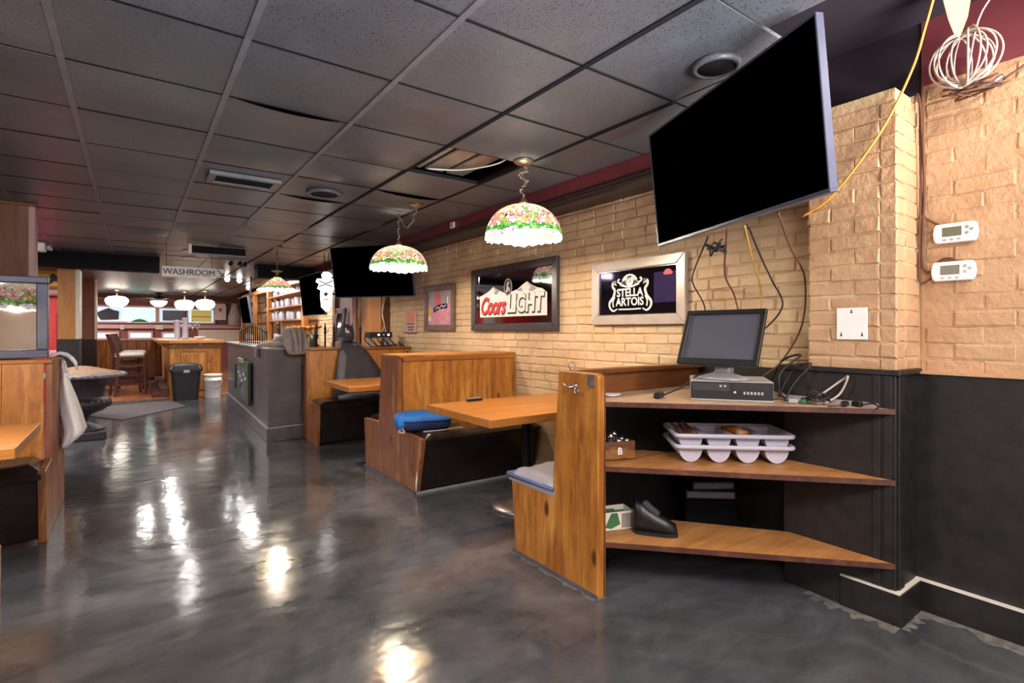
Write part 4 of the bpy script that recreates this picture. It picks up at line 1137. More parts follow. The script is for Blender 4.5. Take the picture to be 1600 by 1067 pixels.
# notice in a clear sleeve
t = thing('wall_notice', 'faded pink notice in a clear sleeve left of the small brown picture', 'notice', frame=on_wall(XW - 0.006, 6.66, 1.44))
obj('sleeve', MB().box(-0.2, 0.2, -0.15, 0.15, 0, 0.006), M['pink_trim'], t, bevel=0.003)
obj('print', MB().box(-0.12, 0.14, 0.0, 0.12, 0.006, 0.007), M['print_orange'], t)
for q, z in enumerate((-0.03, -0.075, -0.11)):
    obj('text_line', MB().box(-0.1 + 0.02 * q, 0.13 - 0.01 * q, z - 0.012, z + 0.010, 0.006, 0.007), M['frame_brown'], t)
obj('lower_lip', MB().box(-0.2, 0.2, -0.16, -0.145, 0, 0.02), M['frame_brown'], t)

# blank white plate on the pillar
t = thing('mounting_plate', 'blank square white mounting plate with three keyholes on the pillar', 'plate', frame=on_wall(PX - 0.007, 1.107, 1.351))
obj('plate', MB().box(-0.067, 0.067, -0.076, 0.076, 0, 0.006), M['white'], t, bevel=0.003)
for x, y in ((0, 0.055), (-0.045, -0.055), (0.045, -0.055)):
    obj('keyhole', disc(MB().box(x - 0.002, x + 0.002, y, y + 0.014, 0.006, 0.0066), x, y, 0.0045, 0.006, 0.0068, 10), M['print_black'], t)

# thermostats
def thermostat(y, z, label):
    t = thing('thermostat', label, 'thermostat', frame=on_wall(XW - 0.006, y, z))
    pl = [(-0.078, -0.03), (-0.07, -0.044), (0.07, -0.044), (0.078, -0.03), (0.082, 0.0), (0.078, 0.03), (0.07, 0.044), (-0.07, 0.044), (-0.078, 0.03), (-0.082, 0.0)]
    obj('body', MB().prism(pl, 'z', 0, 0.028), M['white'], t, bevel=0.006, seg=2)
    obj('display', MB().box(-0.044, 0.026, -0.016, 0.026, 0.028, 0.0295), M['lcd'], t)
    for q in range(3): obj('key', MB().box(-0.042 + q * 0.026, -0.028 + q * 0.026, -0.034, -0.027, 0.028, 0.031), M['silver'], t, bevel=0.001)
    for x, yy in ((0.046, 0.02), (0.046, -0.006), (0.062, 0.008)): obj('arrow_key', disc(MB(), x, yy, 0.0065, 0.028, 0.031, 10), M['silver'], t)
    return t
thermostat(0.785, 1.767, 'white programmable thermostat on the tan brick, upper of two')
thermostat(0.792, 1.592, 'white programmable thermostat on the tan brick, lower of two')
cable('thermostat_wire', [(3.04, 0.905, 2.50), (3.03, 0.90, 2.3), (3.045, 0.897, 2.0), (3.055, 0.905, 1.80), (3.06, 0.91, 1.66), (3.062, 0.90, 1.605), (3.06, 0.87, 1.60), (3.06, 0.84, 1.645), (3.058, 0.80, 1.65), (3.062, 0.78, 1.637)], 0.006, 'brown_cable', 'brown wire dropping beside the pillar and looping to the lower thermostat')
cable('thermostat_wire', [(3.05, 0.915, 2.46), (3.04, 0.912, 2.2), (3.05, 0.91, 1.95), (3.055, 0.905, 1.87), (3.062, 0.87, 1.83), (3.066, 0.845, 1.812)], 0.005, 'brown_cable', 'brown wire twisted beside the pillar, branching to the upper thermostat')
cable('thermostat_wire', [(3.02, 0.93, 2.40), (2.99, 0.91, 2.43), (3.0, 0.90, 2.38), (3.035, 0.905, 2.2), (3.055, 0.92, 1.7), (3.06, 0.92, 1.56), (3.062, 0.90, 1.55), (3.066, 0.872, 1.57)], 0.004, 'brown_cable', 'thin wire curling off the pillar top and ending under the lower thermostat')

# coil of pale cable hanging from the open ceiling
pts = []
c0 = Vector((2.93, 0.725, 2.50))
for q in range(9):
    ax = PI * q / 9 + 0.2
    for k_ in range(12):
        a = 2 * PI * k_ / 12
        rr = 0.115 + 0.012 * math.sin(q * 2.1)
        h_ = Vector((math.cos(ax) * 0.8, math.sin(ax), 0)) * math.sin(a) * rr + Vector((0.006 * q - 0.02, 0.004 * q - 0.02, -math.cos(a) * rr * 0.95))
        pts.append(c0 + h_)
pts += [c0 + Vector((0.0, -0.05, 0.14)), c0 + Vector((0.0, -0.12, 0.25)), c0 + Vector((0.02, -0.2, 0.35))]
t = obj('cable_coil', MB().tube(spline(pts, 4), 0.0042, 5), M['grey_cable'])
tag(t, 'loose coil of pale cable hanging from the open ceiling corner', 'cable coil')
pts = [c0 + Vector((0.05 * math.cos(q * 1.9) + 0.06, 0.10 * math.sin(q * 2.6) - 0.02, -0.12 - 0.02 * math.cos(q * 1.3))) for q in range(16)]
tag(obj('wire_tangle', MB().tube(spline(pts, 6), 0.005, 5), M['brown_cable']), 'tangle of brown wires under the pale cable coil', 'cable')
cable('conduit', [(3.0, 0.80, 2.50), (2.99, 0.80, 2.42), (3.0, 0.75, 2.385), (3.03, 0.67, 2.39), (3.05, 0.62, 2.42)], 0.009, 'steel', 'short flexible metal conduit under the cable coil', cat='conduit')
cable('cable', [(3.05, 0.62, 2.40), (3.06, 0.52, 2.47), (3.05, 0.47, 2.60), (3.04, 0.46, 2.75)], 0.005, 'brown_cable', 'brown cable curving up the wall right of the coil')
cable('cable', [(2.6, 0.70, 2.79), (2.70, 0.79, 2.6), (2.76, 0.86, 2.45), (2.765, 0.98, 2.22), (2.77, 1.18, 1.98), (2.78, 1.33, 1.90)], 0.006, 'orange_cable', 'orange cable running diagonally down across the pillar behind the huge screen')
t = thing('paper_tag', 'yellowed paper tag hanging above the pale cable coil', 'tag', (2.80, 0.72, 2.62), (0.1, 0, -0.5))
obj('sheet', MB().prism([(-0.09, 0.14), (0.07, 0.14), (0.06, 0.02), (0.03, -0.07), (0.0, -0.05), (-0.03, 0.0)], 'y', 0, 0.002), M['manila'], t)

# cables hanging from the huge screen to the monitor
for q, (pts, m_, lab) in enumerate((
    ([(2.40, 1.62, 1.80), (2.62, 1.86, 1.66), (2.98, 2.12, 1.62), (3.05, 2.08, 1.45), (3.055, 2.16, 1.25), (3.05, 2.19, 1.10)], 'cable', 'black cable dropping over the silver-framed mirror'),
    ([(2.30, 1.45, 1.80), (2.55, 1.62, 1.62), (2.8, 1.72, 1.52), (2.78, 1.68, 1.38), (2.62, 1.63, 1.30)], 'brown_cable', 'brown cable from huge screen down to the monitor back, first of the set'),
    ([(2.28, 1.35, 1.80), (2.6, 1.5, 1.7), (2.9, 1.62, 1.55), (2.84, 1.60, 1.35), (2.63, 1.60, 1.26)], 'yellow_cable', 'yellow cable from huge screen down to the monitor back'),
    ([(2.22, 1.3, 1.79), (2.55, 1.42, 1.68), (2.93, 1.57, 1.60), (2.95, 1.52, 1.46), (2.82, 1.55, 1.33), (2.64, 1.58, 1.27)], 'cable', 'dark cable bulging between huge screen and monitor'),
    ([(2.1, 1.1, 1.79), (2.6, 1.3, 1.72), (2.95, 1.40, 1.60), (2.96, 1.42, 1.35), (2.9, 1.5, 1.15), (2.8, 1.55, 1.07)], 'brown_cable', 'long brown cable nearest the pillar running down behind the monitor'))):
    cable('cable', pts, 0.0045, m_, lab)
tag(obj('cable_bundle', MB().tube(spline([(2.36 + 0.03 * math.sin(q * 1.7), 1.55 + 0.05 * math.cos(q * 2.3), 1.73 + 0.035 * math.sin(q * 2.9)) for q in range(12)], 6), 0.005, 5), M['cable']), 'short bundle of black cables tucked under the huge screen', 'cable')
# ---------------------------------------------------------------- black counter and what stands on it
t = thing('service_counter', 'charcoal painted service counter with pale worn top at the aisle', 'counter', (1.28, 6.71, 0))
P_ = lambda pts, g=0: [(x - 1.28, y - 6.71) for x, y in pts]
obj('body', MB().prism(P_([(1.295, 6.725), (1.695, 6.80), (1.93, 11.05), (1.435, 11.05)]), 'z', 0.16, 1.085), M['counter'], t, bevel=0.004)
obj('plinth', MB().prism(P_([(1.275, 6.705), (1.695, 6.785), (1.93, 11.06), (1.415, 11.06)]), 'z', 0, 0.165), M['counter'], t, bevel=0.004)
obj('plinth_edge', MB().prism(P_([(1.272, 6.702), (1.695, 6.782), (1.93, 11.06), (1.412, 11.06)]), 'z', 0.160, 0.172), M['silver'], t, label='pale edge strip of the plinth')
obj('counter_top', MB().prism(P_([(1.275, 6.705), (1.695, 6.80), (1.95, 11.1), (1.40, 11.1)]), 'z', 1.085, 1.112), M['counter_top'], t, bevel=0.005)
# menu board on its side
sd = Vector((0.14, 4.33, 0)).normalized()
Fm = frame_of((1.337, 8.68, 0.60), -sd, (0, 0, 1))
t = thing('menu_board', 'green clip board with pale notes hung on the charcoal counter side', 'board', frame=Fm)
obj('board', MB().box(-0.72, 0.72, -0.30, 0.28, 0.002, 0.02), M['print_green'], t, bevel=0.003)
obj('frame_side', MB().box(0.68, 0.76, -0.31, 0.27, 0.002, 0.035), M['black'], t)
obj('frame_side', MB().box(-0.78, -0.70, -0.2, 0.18, 0.002, 0.035), M['black'], t)
obj('clip', MB().box(-0.25, 0.22, 0.24, 0.31, 0.02, 0.05), M['silver'], t, bevel=0.006)
for x0, x1, y0, y1 in ((-0.55, -0.15, 0.02, 0.18), (-0.1, 0.35, -0.02, 0.17), (-0.5, -0.1, -0.14, -0.01), (-0.3, 0.3, -0.25, -0.08)):
    obj('note', MB().box(x0, x1, y0, y1, 0.02, 0.024), M['jacket_grey'], t, label='grey note with pale writing')
for q in range(5):
    obj('pale_mark', MB().box(-0.48 + 0.19 * q, -0.36 + 0.19 * q, 0.06 - 0.05 * (q % 3), 0.1 - 0.05 * (q % 3), 0.024, 0.026), M['paper'], t)
# arched iron rail
t = thing('arched_rail', 'black arched iron rail with upright bars on the charcoal counter', 'rail', (1.43, 8.55, 1.112))
n_ = 14
def arch(u): return 0.17 + 0.10 * math.sin(PI * u)
for q in range(n_):
    u = q / (n_ - 1); y = -0.65 + 1.3 * u; x = -0.07 * (y / 0.65)
    obj('upright_bar', MB().tube([(x, y, 0), (x, y, arch(u) + 0.02), (x, y, arch(u) + 0.05)], [0.007, 0.007, 0.003], 6), M['iron'], t)
obj('arched_bar', MB().tube([(-0.07 * (2 * u - 1), -0.65 + 1.3 * u, arch(u)) for u in [k_ / 20 for k_ in range(21)]], 0.012, 6).tube([(0.07, -0.65, 0.03), (-0.07, 0.65, 0.03)], 0.01, 6), M['iron'], t)
0 and obj('back_plate', MB().prism([(-0.7, 0.03)] + [(-0.7 + 1.4 * k_ / 12, 0.02 + 0.9 * arch(k_ / 12)) for k_ in range(13)] + [(0.7, 0.03)], 'x', 0.10, 0.115), M['dark'], t)

# taupe jacket slumped on the counter corner
rings = []
for z, cx, cy, rx, ry in ((1.02, 1.60, 6.70, 0.04, 0.02), (1.04, 1.61, 6.69, 0.10, 0.04), (1.10, 1.62, 6.70, 0.13, 0.055), (1.16, 1.62, 6.76, 0.14, 0.10), (1.26, 1.61, 6.80, 0.13, 0.10), (1.33, 1.61, 6.82, 0.11, 0.09), (1.36, 1.60, 6.83, 0.05, 0.04)):
    rings.append([(cx + rx * (1 + 0.14 * math.sin(5 * a + z * 9)) * math.cos(a), cy + ry * (1 + 0.14 * math.sin(5 * a + z * 9)) * math.sin(a), z) for a in [2 * PI * k_ / 30 for k_ in range(30)]])
o = obj('folded_jacket', MB().loft(rings), M['bag_grey'])
tag(o, 'taupe jacket slumped on the near corner of the charcoal counter', 'jacket')
sl = MB()
sl.tube(spline([(1.56, 6.84, 1.24), (1.50, 7.0, 1.2), (1.44, 7.1, 1.15), (1.36, 7.25, 1.14), (1.29, 7.35, 1.08), (1.285, 7.37, 0.98)], 6), [0.06] * 12 + [0.045] * 12 + [0.03] * 7, 10)
sl.tube(spline([(1.55, 6.80, 1.16), (1.47, 6.9, 1.15), (1.38, 7.0, 1.14), (1.30, 7.2, 1.12)], 6), 0.04, 10)
obj('sleeve', sl, M['bag_grey'], o)
for q in range(3):
    ob = obj('fold', MB().tube(spline([(1.54 + q * 0.07, 6.735 - 0.01 * q, 1.32), (1.555 + q * 0.06, 6.66, 1.2), (1.56 + q * 0.055, 6.645, 1.07)]), 0.012, 6), M['jacket_grey'], o)

# ledge, iron spindles, amplifier and wiring behind the far booth
t = thing('bar_ledge', 'wooden bar ledge behind the far booth carrying iron spindles', 'ledge', (2.4, 7.0, 0))
obj('front_board', MB().box(-0.64, 0.62, -0.15, -0.12, 0.1, 1.07), M['wood_z'], t)
obj('top_board', MB().box(-0.655, 0.66, -0.155, 0.22, 1.072, 1.1), M['brown_x'], t, bevel=0.004)
t = thing('iron_railing', 'row of dark iron spindles with pointed finials on the bar ledge', 'railing', (2.3, 7.06, 1.1))
for px in (494, 508, 522, 536, 550, 563):
    a_ = (px - 800) / 826.3; c_, s_ = math.cos(math.radians(35.64)), math.sin(math.radians(35.64))
    x = 7.06 * (c_ * a_ + s_) / (-s_ * a_ + c_) - 2.3
    obj('spindle', MB().lathe([(0.011, 0), (0.011, 0.17), (0.022, 0.19), (0.012, 0.205), (0.02, 0.235), (0.012, 0.265), (0.004, 0.32), (0, 0.322)], 8, Matrix.Translation((x, 0, 0))), M['iron'], t)
t = thing('audio_amplifier', 'black rack amplifier with small lights on the bar ledge end', 'amplifier', (2.76, 7.0, 1.1))
obj('stand', MB().box(-0.14, -0.12, -0.06, 0.1, 0, 0.12).box(0.12, 0.14, -0.06, 0.1, 0, 0.12).box(-0.14, 0.16, -0.06, 0.1, 0.11, 0.122), M['silver'], t)
obj('case', MB().box(-0.16, 0.16, -0.08, 0.12, 0.122, 0.195), M['black'], t, bevel=0.004)
for q, c_ in enumerate(('glow_neon', 'silver', 'glow_neon')): obj('indicator', MB().box(-0.05 + q * 0.07, -0.02 + q * 0.07, -0.084, -0.079, 0.145, 0.172), M[c_], t)
for q in range(5):
    x = 2.58 + q * 0.09
    cable('cable', [(x, 7.0, 1.27 - 0.02 * (q % 2)), (x - 0.05, 6.92, 1.2), (x + 0.03, 6.9, 1.106), (x + 0.12, 6.93, 1.108), (x + 0.1, 6.98, 1.16)], 0.007, 'cable', ['leftmost', 'second', 'middle', 'fourth', 'rightmost'][q] + ' of five black cables looping under the rack amplifier')
cable('cable', [(2.7, 6.86, 1.108), (2.88, 6.84, 1.12), (2.98, 6.82, 1.13), (3.02, 6.74, 1.10), (3.03, 6.63, 1.0)], 0.008, 'cable', 'black cable running off the ledge end down the far booth')
for q in range(2):
    cable('cable', [(2.95 + 0.03 * q, 7.3, 1.85), (2.92, 7.28, 1.6 - 0.05 * q), (2.94, 7.25, 1.4), (2.90 - 0.06 * q, 7.1, 1.29)], 0.006, 'white', ['first', 'second'][q] + ' white cable hanging from the second television to the amplifier')

# narrow mirror leaning on the wood panel
t = thing('leaning_mirror', 'narrow brown-framed mirror leaning on the wood panel behind the cap', 'mirror', frame=frame_of((2.84, 8.95, 1.36), (0.1, -1, 0), (0.12, 0, 1)))
obj('glass', MB().box(-0.11, 0.11, -0.25, 0.25, 0, 0.01), M['mirror'], t)
for a in ((-0.2, -0.1, -0.32, 0.32), (0.1, 0.2, -0.32, 0.32), (-0.2, 0.2, 0.24, 0.33), (-0.2, 0.2, -0.33, -0.24)): obj('frame_rail', MB().box(a[0], a[1], a[2], a[3], 0, 0.03), M['frame_brown'], t, bevel=0.005)
cb_ = obj('shelf', MB().box(2.72, 2.955, 8.5, 9.4, 1.0, 1.03), M['brown_x'])
tag(cb_, 'dark wooden shelf under the narrow leaning mirror', 'shelf')

# lit white sign with a pointed foot
Fm = frame_of((2.33, 7.95, 1.88), (0.85, -0.5, 0), (0, 0, 1))
t = thing('lit_sign', 'glowing white tap-shaped sign with a star hanging by the television', 'sign', frame=Fm)
out = [(0, -0.29), (0.07, -0.22), (0.085, -0.05), (0.08, 0.03), (0.14, 0.05), (0.10, 0.12), (0.15, 0.15), (0.13, 0.2), (0.06, 0.2), (0.09, 0.25), (0.04, 0.30), (-0.04, 0.30), (-0.07, 0.25), (-0.05, 0.2), (-0.13, 0.2), (-0.15, 0.15), (-0.10, 0.12), (-0.13, 0.05), (-0.08, 0.03), (-0.085, -0.05), (-0.07, -0.22)]
obj('sign_body', MB().prism(out, 'z', 0, 0.05), M['glow_sign'], t, bevel=0.008)
star = [((0.05 if k_ % 2 == 0 else 0.02) * math.cos(PI / 2 + k_ * PI / 5), 0.0 + (0.05 if k_ % 2 == 0 else 0.02) * math.sin(PI / 2 + k_ * PI / 5) - 0.03) for k_ in range(10)]
obj('star', MB().prism(star, 'z', 0.05, 0.053), M['print_black'], t)
obj('ornament_line', ribbon(ribbon(ribbon(MB(), [(-0.10, 0.17), (0, 0.13), (0.10, 0.17)], 0.014, 0.05, 0.053), [(-0.1, 0.08), (0, 0.11), (0.1, 0.08)], 0.014, 0.05, 0.053), [(-0.04, -0.11), (0.0, -0.1), (0.04, -0.12)], 0.014, 0.05, 0.053), M['print_black'], t)
obj('hanger', MB().tube([(0.03, 0.3, 0.02), (0.03, 0.575, 0.02)], 0.006).tube([(-0.03, 0.3, 0.02), (-0.03, 0.575, 0.02)], 0.006), M['iron'], t)

# orange garland and bottles behind the counter
for q, (x, y) in enumerate(((1.93, 8.25), (2.01, 8.0), (2.10, 7.8))):
    t = thing('flower_vase', ['vase of orange flowers behind the taupe jacket, leftmost of three', 'vase of orange flowers behind the taupe jacket, middle one', 'dark vase of orange flowers beside the iron spindles'][q], 'vase', (x, y, 0.86))
    obj('vase', MB().lathe([(0, 0), (0.06, 0), (0.09, 0.12), (0.05, 0.3), (0.07, 0.4), (0, 0.38)], 14), M['print_black'], t)
    for k_ in range(7):
        a_ = k_ * 2.4; r_ = 0.03 + 0.01 * k_
        obj('flower', MB().lathe([(0, -0.02), (0.03, 0.0), (0.04, 0.025), (0.0, 0.03)], 8, Matrix.Translation((r_ * math.cos(a_), r_ * math.sin(a_), 0.47 + 0.015 * (k_ % 3)))), M['orange_fab'], t)
        obj('stem', MB().bar((0, 0, 0.37), (r_ * math.cos(a_), r_ * math.sin(a_), 0.46), 0.005, 0.005), M['print_green'], t)
wc = thing('work_counter', 'low dark work counter behind the black counter', 'counter', (2.05, 9.0, 0))
obj('body', MB().prism([(-0.02, -1.6), (0.5, -1.6), (0.45, 1.9), (0.2, 1.9)], 'z', 0, 0.84), M['black_wood'], wc)
obj('top', MB().prism([(-0.15, -1.62), (0.52, -1.62), (0.48, 1.92), (0.05, 1.92)], 'z', 0.84, 0.86), M['steel'], wc)
protob = None
for q in range(7):
    x, y = 1.98 + 0.05 * (q % 2) + 0.02 * q, 8.6 + q * 0.27
    lab = 'pale bottle on the work counter behind the arched rail, %s from the near end' % ['first', 'second', 'third', 'fourth', 'fifth', 'sixth', 'seventh'][q]
    if protob is None:
        protob = thing('bottle', lab, 'bottle', (x, y, 0.86), group='bottles on the work counter')
        obj('glass', MB().lathe([(0, 0), (0.04, 0), (0.042, 0.01), (0.042, 0.2), (0.016, 0.26), (0.015, 0.33), (0, 0.33)], 12), M['cream'], protob)
        obj('cap', MB().lathe([(0.017, 0.325), (0.017, 0.35), (0, 0.352)], 10), M['print_red'], protob)
        obj('label_band', MB().lathe([(0.0425, 0.05), (0.0425, 0.15)], 12), M['print_white'], protob)
    else:
        o = dup(protob, lab); o.location = (x, y, 0.86)

# back bar on the right wall
bb = thing('back_bar', 'honey wood back bar shelving full of glassware along the right wall', 'back bar', (2.9, 14.6, 0))
B0, B1 = 11.0 - 14.6, 18.4 - 14.6
obj('cabinet', MB().box(-0.3, 0.17, B0, B1, 0, 1.0), M['brown_z'], bb)
obj('counter_top', MB().box(-0.34, 0.17, B0 - 0.02, B1, 1.0, 1.04), M['wood_y'], bb)
for y in (11.05, 14.45, 16.35, 18.35):
    obj('post', MB().box(-0.14, -0.05, y - 14.6 - 0.09, y - 14.6 + 0.09, 1.04, 2.34), M['wood_z'], bb, bevel=0.005)
for z in (1.56, 1.86, 2.14):
    for y0, y1 in ((11.1, 14.4), (16.4, 18.3)):
        obj('shelf_board', MB().box(-0.13, 0.17, y0 - 14.6, y1 - 14.6, z - 0.025, z), M['wood_y'], bb)
obj('header', MB().box(-0.14, 0.17, B0, B1, 2.3, 2.4), M['wood_y'], bb)
obj('back_mirror', MB().box(0.155, 0.165, 14.55 - 14.6, 16.25 - 14.6, 1.1, 2.25), M['mirror'], bb)
obj('mirror_rail', MB().box(0.10, 0.17, 14.5 - 14.6, 16.3 - 14.6, 1.85, 1.95), M['wood_y'], bb)
light('AREA', 'shelf_light', (2.4, 14.4, 2.40), 30, (1, 0.95, 0.9), 0.5, (0, math.radians(-30), 0), 4.0)
g0 = None
for bay, (y0, y1, nn) in enumerate(((11.4, 14.2, 10), (16.6, 18.2, 6))):
    for si, z in enumerate((1.04, 1.56, 1.86, 2.14)):
        for q in range(nn):
            y = y0 + (y1 - y0) * q / (nn - 1) + random.uniform(-0.03, 0.03)
            lab = 'clear pale glass on the %s shelf of the %s bay of the back bar' % (('counter', 'lower', 'middle', 'upper')[si], ('near', 'far')[bay])
            lab = '%s pale glass from the near end, %s shelf of the %s back bar bay' % (('first', 'second', 'third', 'fourth', 'fifth', 'sixth', 'seventh', 'eighth', 'ninth', 'tenth')[q], ('counter', 'lower', 'middle', 'upper')[si], ('near', 'far')[bay])
            if g0 is None:
                g0 = thing('glass', lab, 'glass', (2.86, y, z), group='glasses on the back bar')
                obj('bowl', MB().lathe([(0, 0.0), (0.05, 0.0), (0.052, 0.01), (0.062, 0.19), (0.058, 0.19), (0.047, 0.015), (0, 0.015)], 10), M['tray'], g0)
                o = g0
            else:
                o = dup(g0, lab)
            o['group'] = 'glasses on the %s shelf of the %s bay' % (('counter', 'lower', 'middle', 'upper')[si], ('near', 'far')[bay])
            o.location = (2.90 + random.uniform(-0.03, 0.03), y, z)
            s_ = random.uniform(0.75, 1.05); o.scale = (s_, s_, s_)

# ---------------------------------------------------------------- wooden bar in the far room
t = thing('wooden_bar', 'honey wood bar with a panelled end behind bin and bucket', 'bar', (1.02, 12.3, 0))
obj('body', MB().box(-0.42, 0.44, 0.02, 4.1, 0.02, 1.04), M['wood_z'], t)
obj('end_panel', MB().box(-0.43, 0.45, 0, 0.025, 0.0, 1.04), M['wood_z'], t)
obj('raised_panel', MB().prism([(-0.25, 0.12), (0.2, 0.12), (0.2, 0.86), (-0.25, 0.86)], 'y', -0.018, 0.0), M['wood_z'], t, bevel=0.008)
obj('panel_moulding', MB().box(-0.3, 0.25, -0.012, 0, 0.9, 0.93).box(-0.3, -0.27, -0.012, 0, 0.1, 0.9).box(0.22, 0.25, -0.012, 0, 0.1, 0.9), M['wood_x'], t)
obj('bar_top', MB().prism([(-0.62, 0.35), (-0.45, -0.1), (0.5, -0.1), (0.52, 4.2), (-0.62, 4.2)], 'z', 1.06, 1.125), M['oak_y'], t, bevel=0.012, seg=2)
obj('top_moulding', MB().prism([(-0.52, 0.3), (-0.42, -0.05), (0.47, -0.05), (0.47, 4.1), (-0.52, 4.1)], 'z', 0.99, 1.06), M['brown_y'], t)
obj('foot_step', MB().box(-0.58, -0.42, 0.15, 4.0, 0.006, 0.19), M['dwood_y'], t, bevel=0.005)
obj('foot_step', MB().box(-0.72, -0.58, 0.2, 4.0, 0.006, 0.09), M['dwood_y'], t, bevel=0.005)
t = thing('menu_sheets', 'loose white sheets on the left end of the wooden bar', 'papers', (0.56, 13.2, 1.126))
for q in range(3): obj('sheet', MB().box(-0.15, 0.15, -0.2, 0.2, 0, 0.003), M['paper'], t, (0.03 * q, 0.1 * q, 0.003 * q), (0, 0, 0.3 * q))
t = thing('beer_tower', 'white double-column beer tap tower on the wooden bar', 'beer tower', (0.90, 14.1, 1.126))
for x, hh in ((-0.09, 0.42), (0.07, 0.47)): obj('column', MB().lathe([(0.07, 0), (0.068, 0.02), (0.06, 0.03), (0.06, hh - 0.03), (0.068, hh - 0.02), (0.066, hh), (0, hh + 0.01)], 16, Matrix.Translation((x, 0, 0))), M['tray'], t)
obj('cross_arm', MB().tube([(-0.09, 0, 0.3), (0.36, -0.02, 0.3)], 0.03, 10), M['tray'], t)
for x in (0.2, 0.3): obj('tap', MB().tube([(x, -0.02, 0.3), (x, -0.14, 0.3), (x, -0.16, 0.2)], 0.014, 8).tube([(x, -0.1, 0.3), (x, -0.12, 0.42)], 0.014, 8), M['chrome'], t)
t = thing('white_dish', 'small white dish on the right half of the wooden bar', 'dish', (1.20, 13.4, 1.126))
obj('bowl', MB().lathe([(0, 0), (0.06, 0), (0.12, 0.06), (0.115, 0.06), (0.055, 0.01), (0, 0.01)], 18), M['white'], t)

# bar stools
def stool(lab, x, y, rz):
    t = thing('bar_stool', lab, 'bar stool', (x, y, 0.006), (0, 0, rz), 'bar stools at the wooden bar')
    for sx in (-1, 1):
        for sy in (-1, 1):
            if sx < 0: pts = [(-0.27, sy * 0.215, 0), (-0.225, sy * 0.2, 0.45), (-0.21, sy * 0.2, 0.78), (-0.25, sy * 0.2, 1.0), (-0.33, sy * 0.2, 1.24)]
            else: pts = [(0.25, sy * 0.215, 0), (0.21, sy * 0.2, 0.76)]
            m_ = MB()
            for p, q in zip(pts[:-1], pts[1:]): m_.bar(p, q, 0.045, 0.04, (0, 1, 0))
            obj('leg', m_, M['dwood_z'], t, bevel=0.004)
    obj('seat', MB().box(-0.22, 0.24, -0.225, 0.225, 0.74, 0.785), M['dwood_x'], t, bevel=0.006)
    obj('cushion', MB().box(-0.2, 0.225, -0.21, 0.21, 0.786, 0.85), M['cream'], t, bevel=0.02, seg=2)
    obj('back_panel', MB().prism([(-0.23, 0.88), (-0.205, 0.88), (-0.315, 1.25), (-0.34, 1.25)], 'x', 0, 0.001) if 0 else MB().add([(-0.235, -0.18, 0.86), (-0.21, -0.18, 0.86), (-0.21, 0.18, 0.86), (-0.235, 0.18, 0.86), (-0.345, -0.18, 1.24), (-0.315, -0.18, 1.24), (-0.315, 0.18, 1.24), (-0.345, 0.18, 1.24)], [(0, 3, 2, 1), (4, 5, 6, 7), (0, 1, 5, 4), (1, 2, 6, 5), (2, 3, 7, 6), (3, 0, 4, 7)]), M['dwood_z'], t, bevel=0.004)
    for z in (0.22, 0.42, 0.6):
        for sy in (-1, 1): obj('stretcher', MB().bar((-0.24, sy * 0.205, z), (0.23, sy * 0.205, z), 0.028, 0.04), M['dwood_x'], t)
    for z in (0.3, 0.52): obj('stretcher', MB().bar((0.225, -0.2, z), (0.225, 0.2, z), 0.028, 0.04), M['dwood_y'], t)
    return t
s0 = stool('brown wooden bar stool with cream cushion, nearest of the row', -0.07, 13.35, 0.2)
for q, (x, y) in enumerate(((-0.03, 14.2), (-0.0, 15.05))):
    o = dup(s0, ['brown wooden bar stool with cream cushion, middle of the row', 'brown wooden bar stool with cream cushion, farthest of the row'][q]); o.location = (x, y, 0.006); o.rotation_euler.z = 0.1

# bin, bucket, mat, urn
t = thing('waste_bin', 'black lidded waste bin in front of the wooden bar', 'bin', (0.82, 11.86, 0.0))
def rr(hx, hy, r, z): return [(sx * (hx - r) + r * math.cos(a), sy * (hy - r) + r * math.sin(a), z) for sx, sy, a0 in ((1, 1, 0), (-1, 1, 90), (-1, -1, 180), (1, -1, 270)) for a in [math.radians(a0 + k_ * 30) for k_ in range(4)]]
obj('body', MB().loft([rr(0.2, 0.18, 0.05, 0), rr(0.245, 0.22, 0.05, 0.56)], smooth=False), M['bin'], t)
obj('lid', MB().loft([rr(0.27, 0.25, 0.06, 0.545), rr(0.27, 0.25, 0.06, 0.59), rr(0.25, 0.225, 0.06, 0.66), rr(0.15, 0.14, 0.06, 0.69)], smooth=False), M['bin'], t)
obj('latch', MB().box(-0.05, 0.05, -0.275, -0.255, 0.52, 0.575), M['silver'], t, bevel=0.006)
t = thing('plastic_bucket', 'white plastic bucket with a wire handle beside the black bin', 'bucket', (1.27, 11.84, 0.0))
obj('body', MB().lathe([(0, 0), (0.135, 0), (0.138, 0.01), (0.15, 0.33), (0.165, 0.34), (0.165, 0.36), (0.153, 0.365), (0.158, 0.44), (0, 0.44)], 24), M['white'], t)
obj('lid', MB().lathe([(0.168, 0.425), (0.172, 0.44), (0.17, 0.462), (0.15, 0.466), (0.145, 0.458), (0, 0.458)], 24), M['cream'], t)
obj('handle', MB().tube([(0.165 * math.cos(PI + PI * k_ / 12), -0.01 + 0.175 * math.sin(PI + PI * k_ / 12), 0.35 - 0.12 * math.sin(PI * k_ / 12)) for k_ in range(13)], 0.005, 5), M['silver'], t)
o = obj('floor_mat', MB().prism([(-1.1, 11.3), (-0.12, 9.62), (0.76, 10.72), (0.56, 11.75)], 'z', 0.0005, 0.013), M['mat'], None)
tag(o, 'dark rubber floor mat in the aisle before the wooden floor', 'mat')
t = thing('garden_urn', 'dark cast urn with a wide rim full of dry moss beside the booth', 'urn', (-0.51, 8.3, 0))
obj('plinth', MB().box(-0.24, 0.24, -0.24, 0.24, 0, 0.1), M['urn'], t, bevel=0.012)
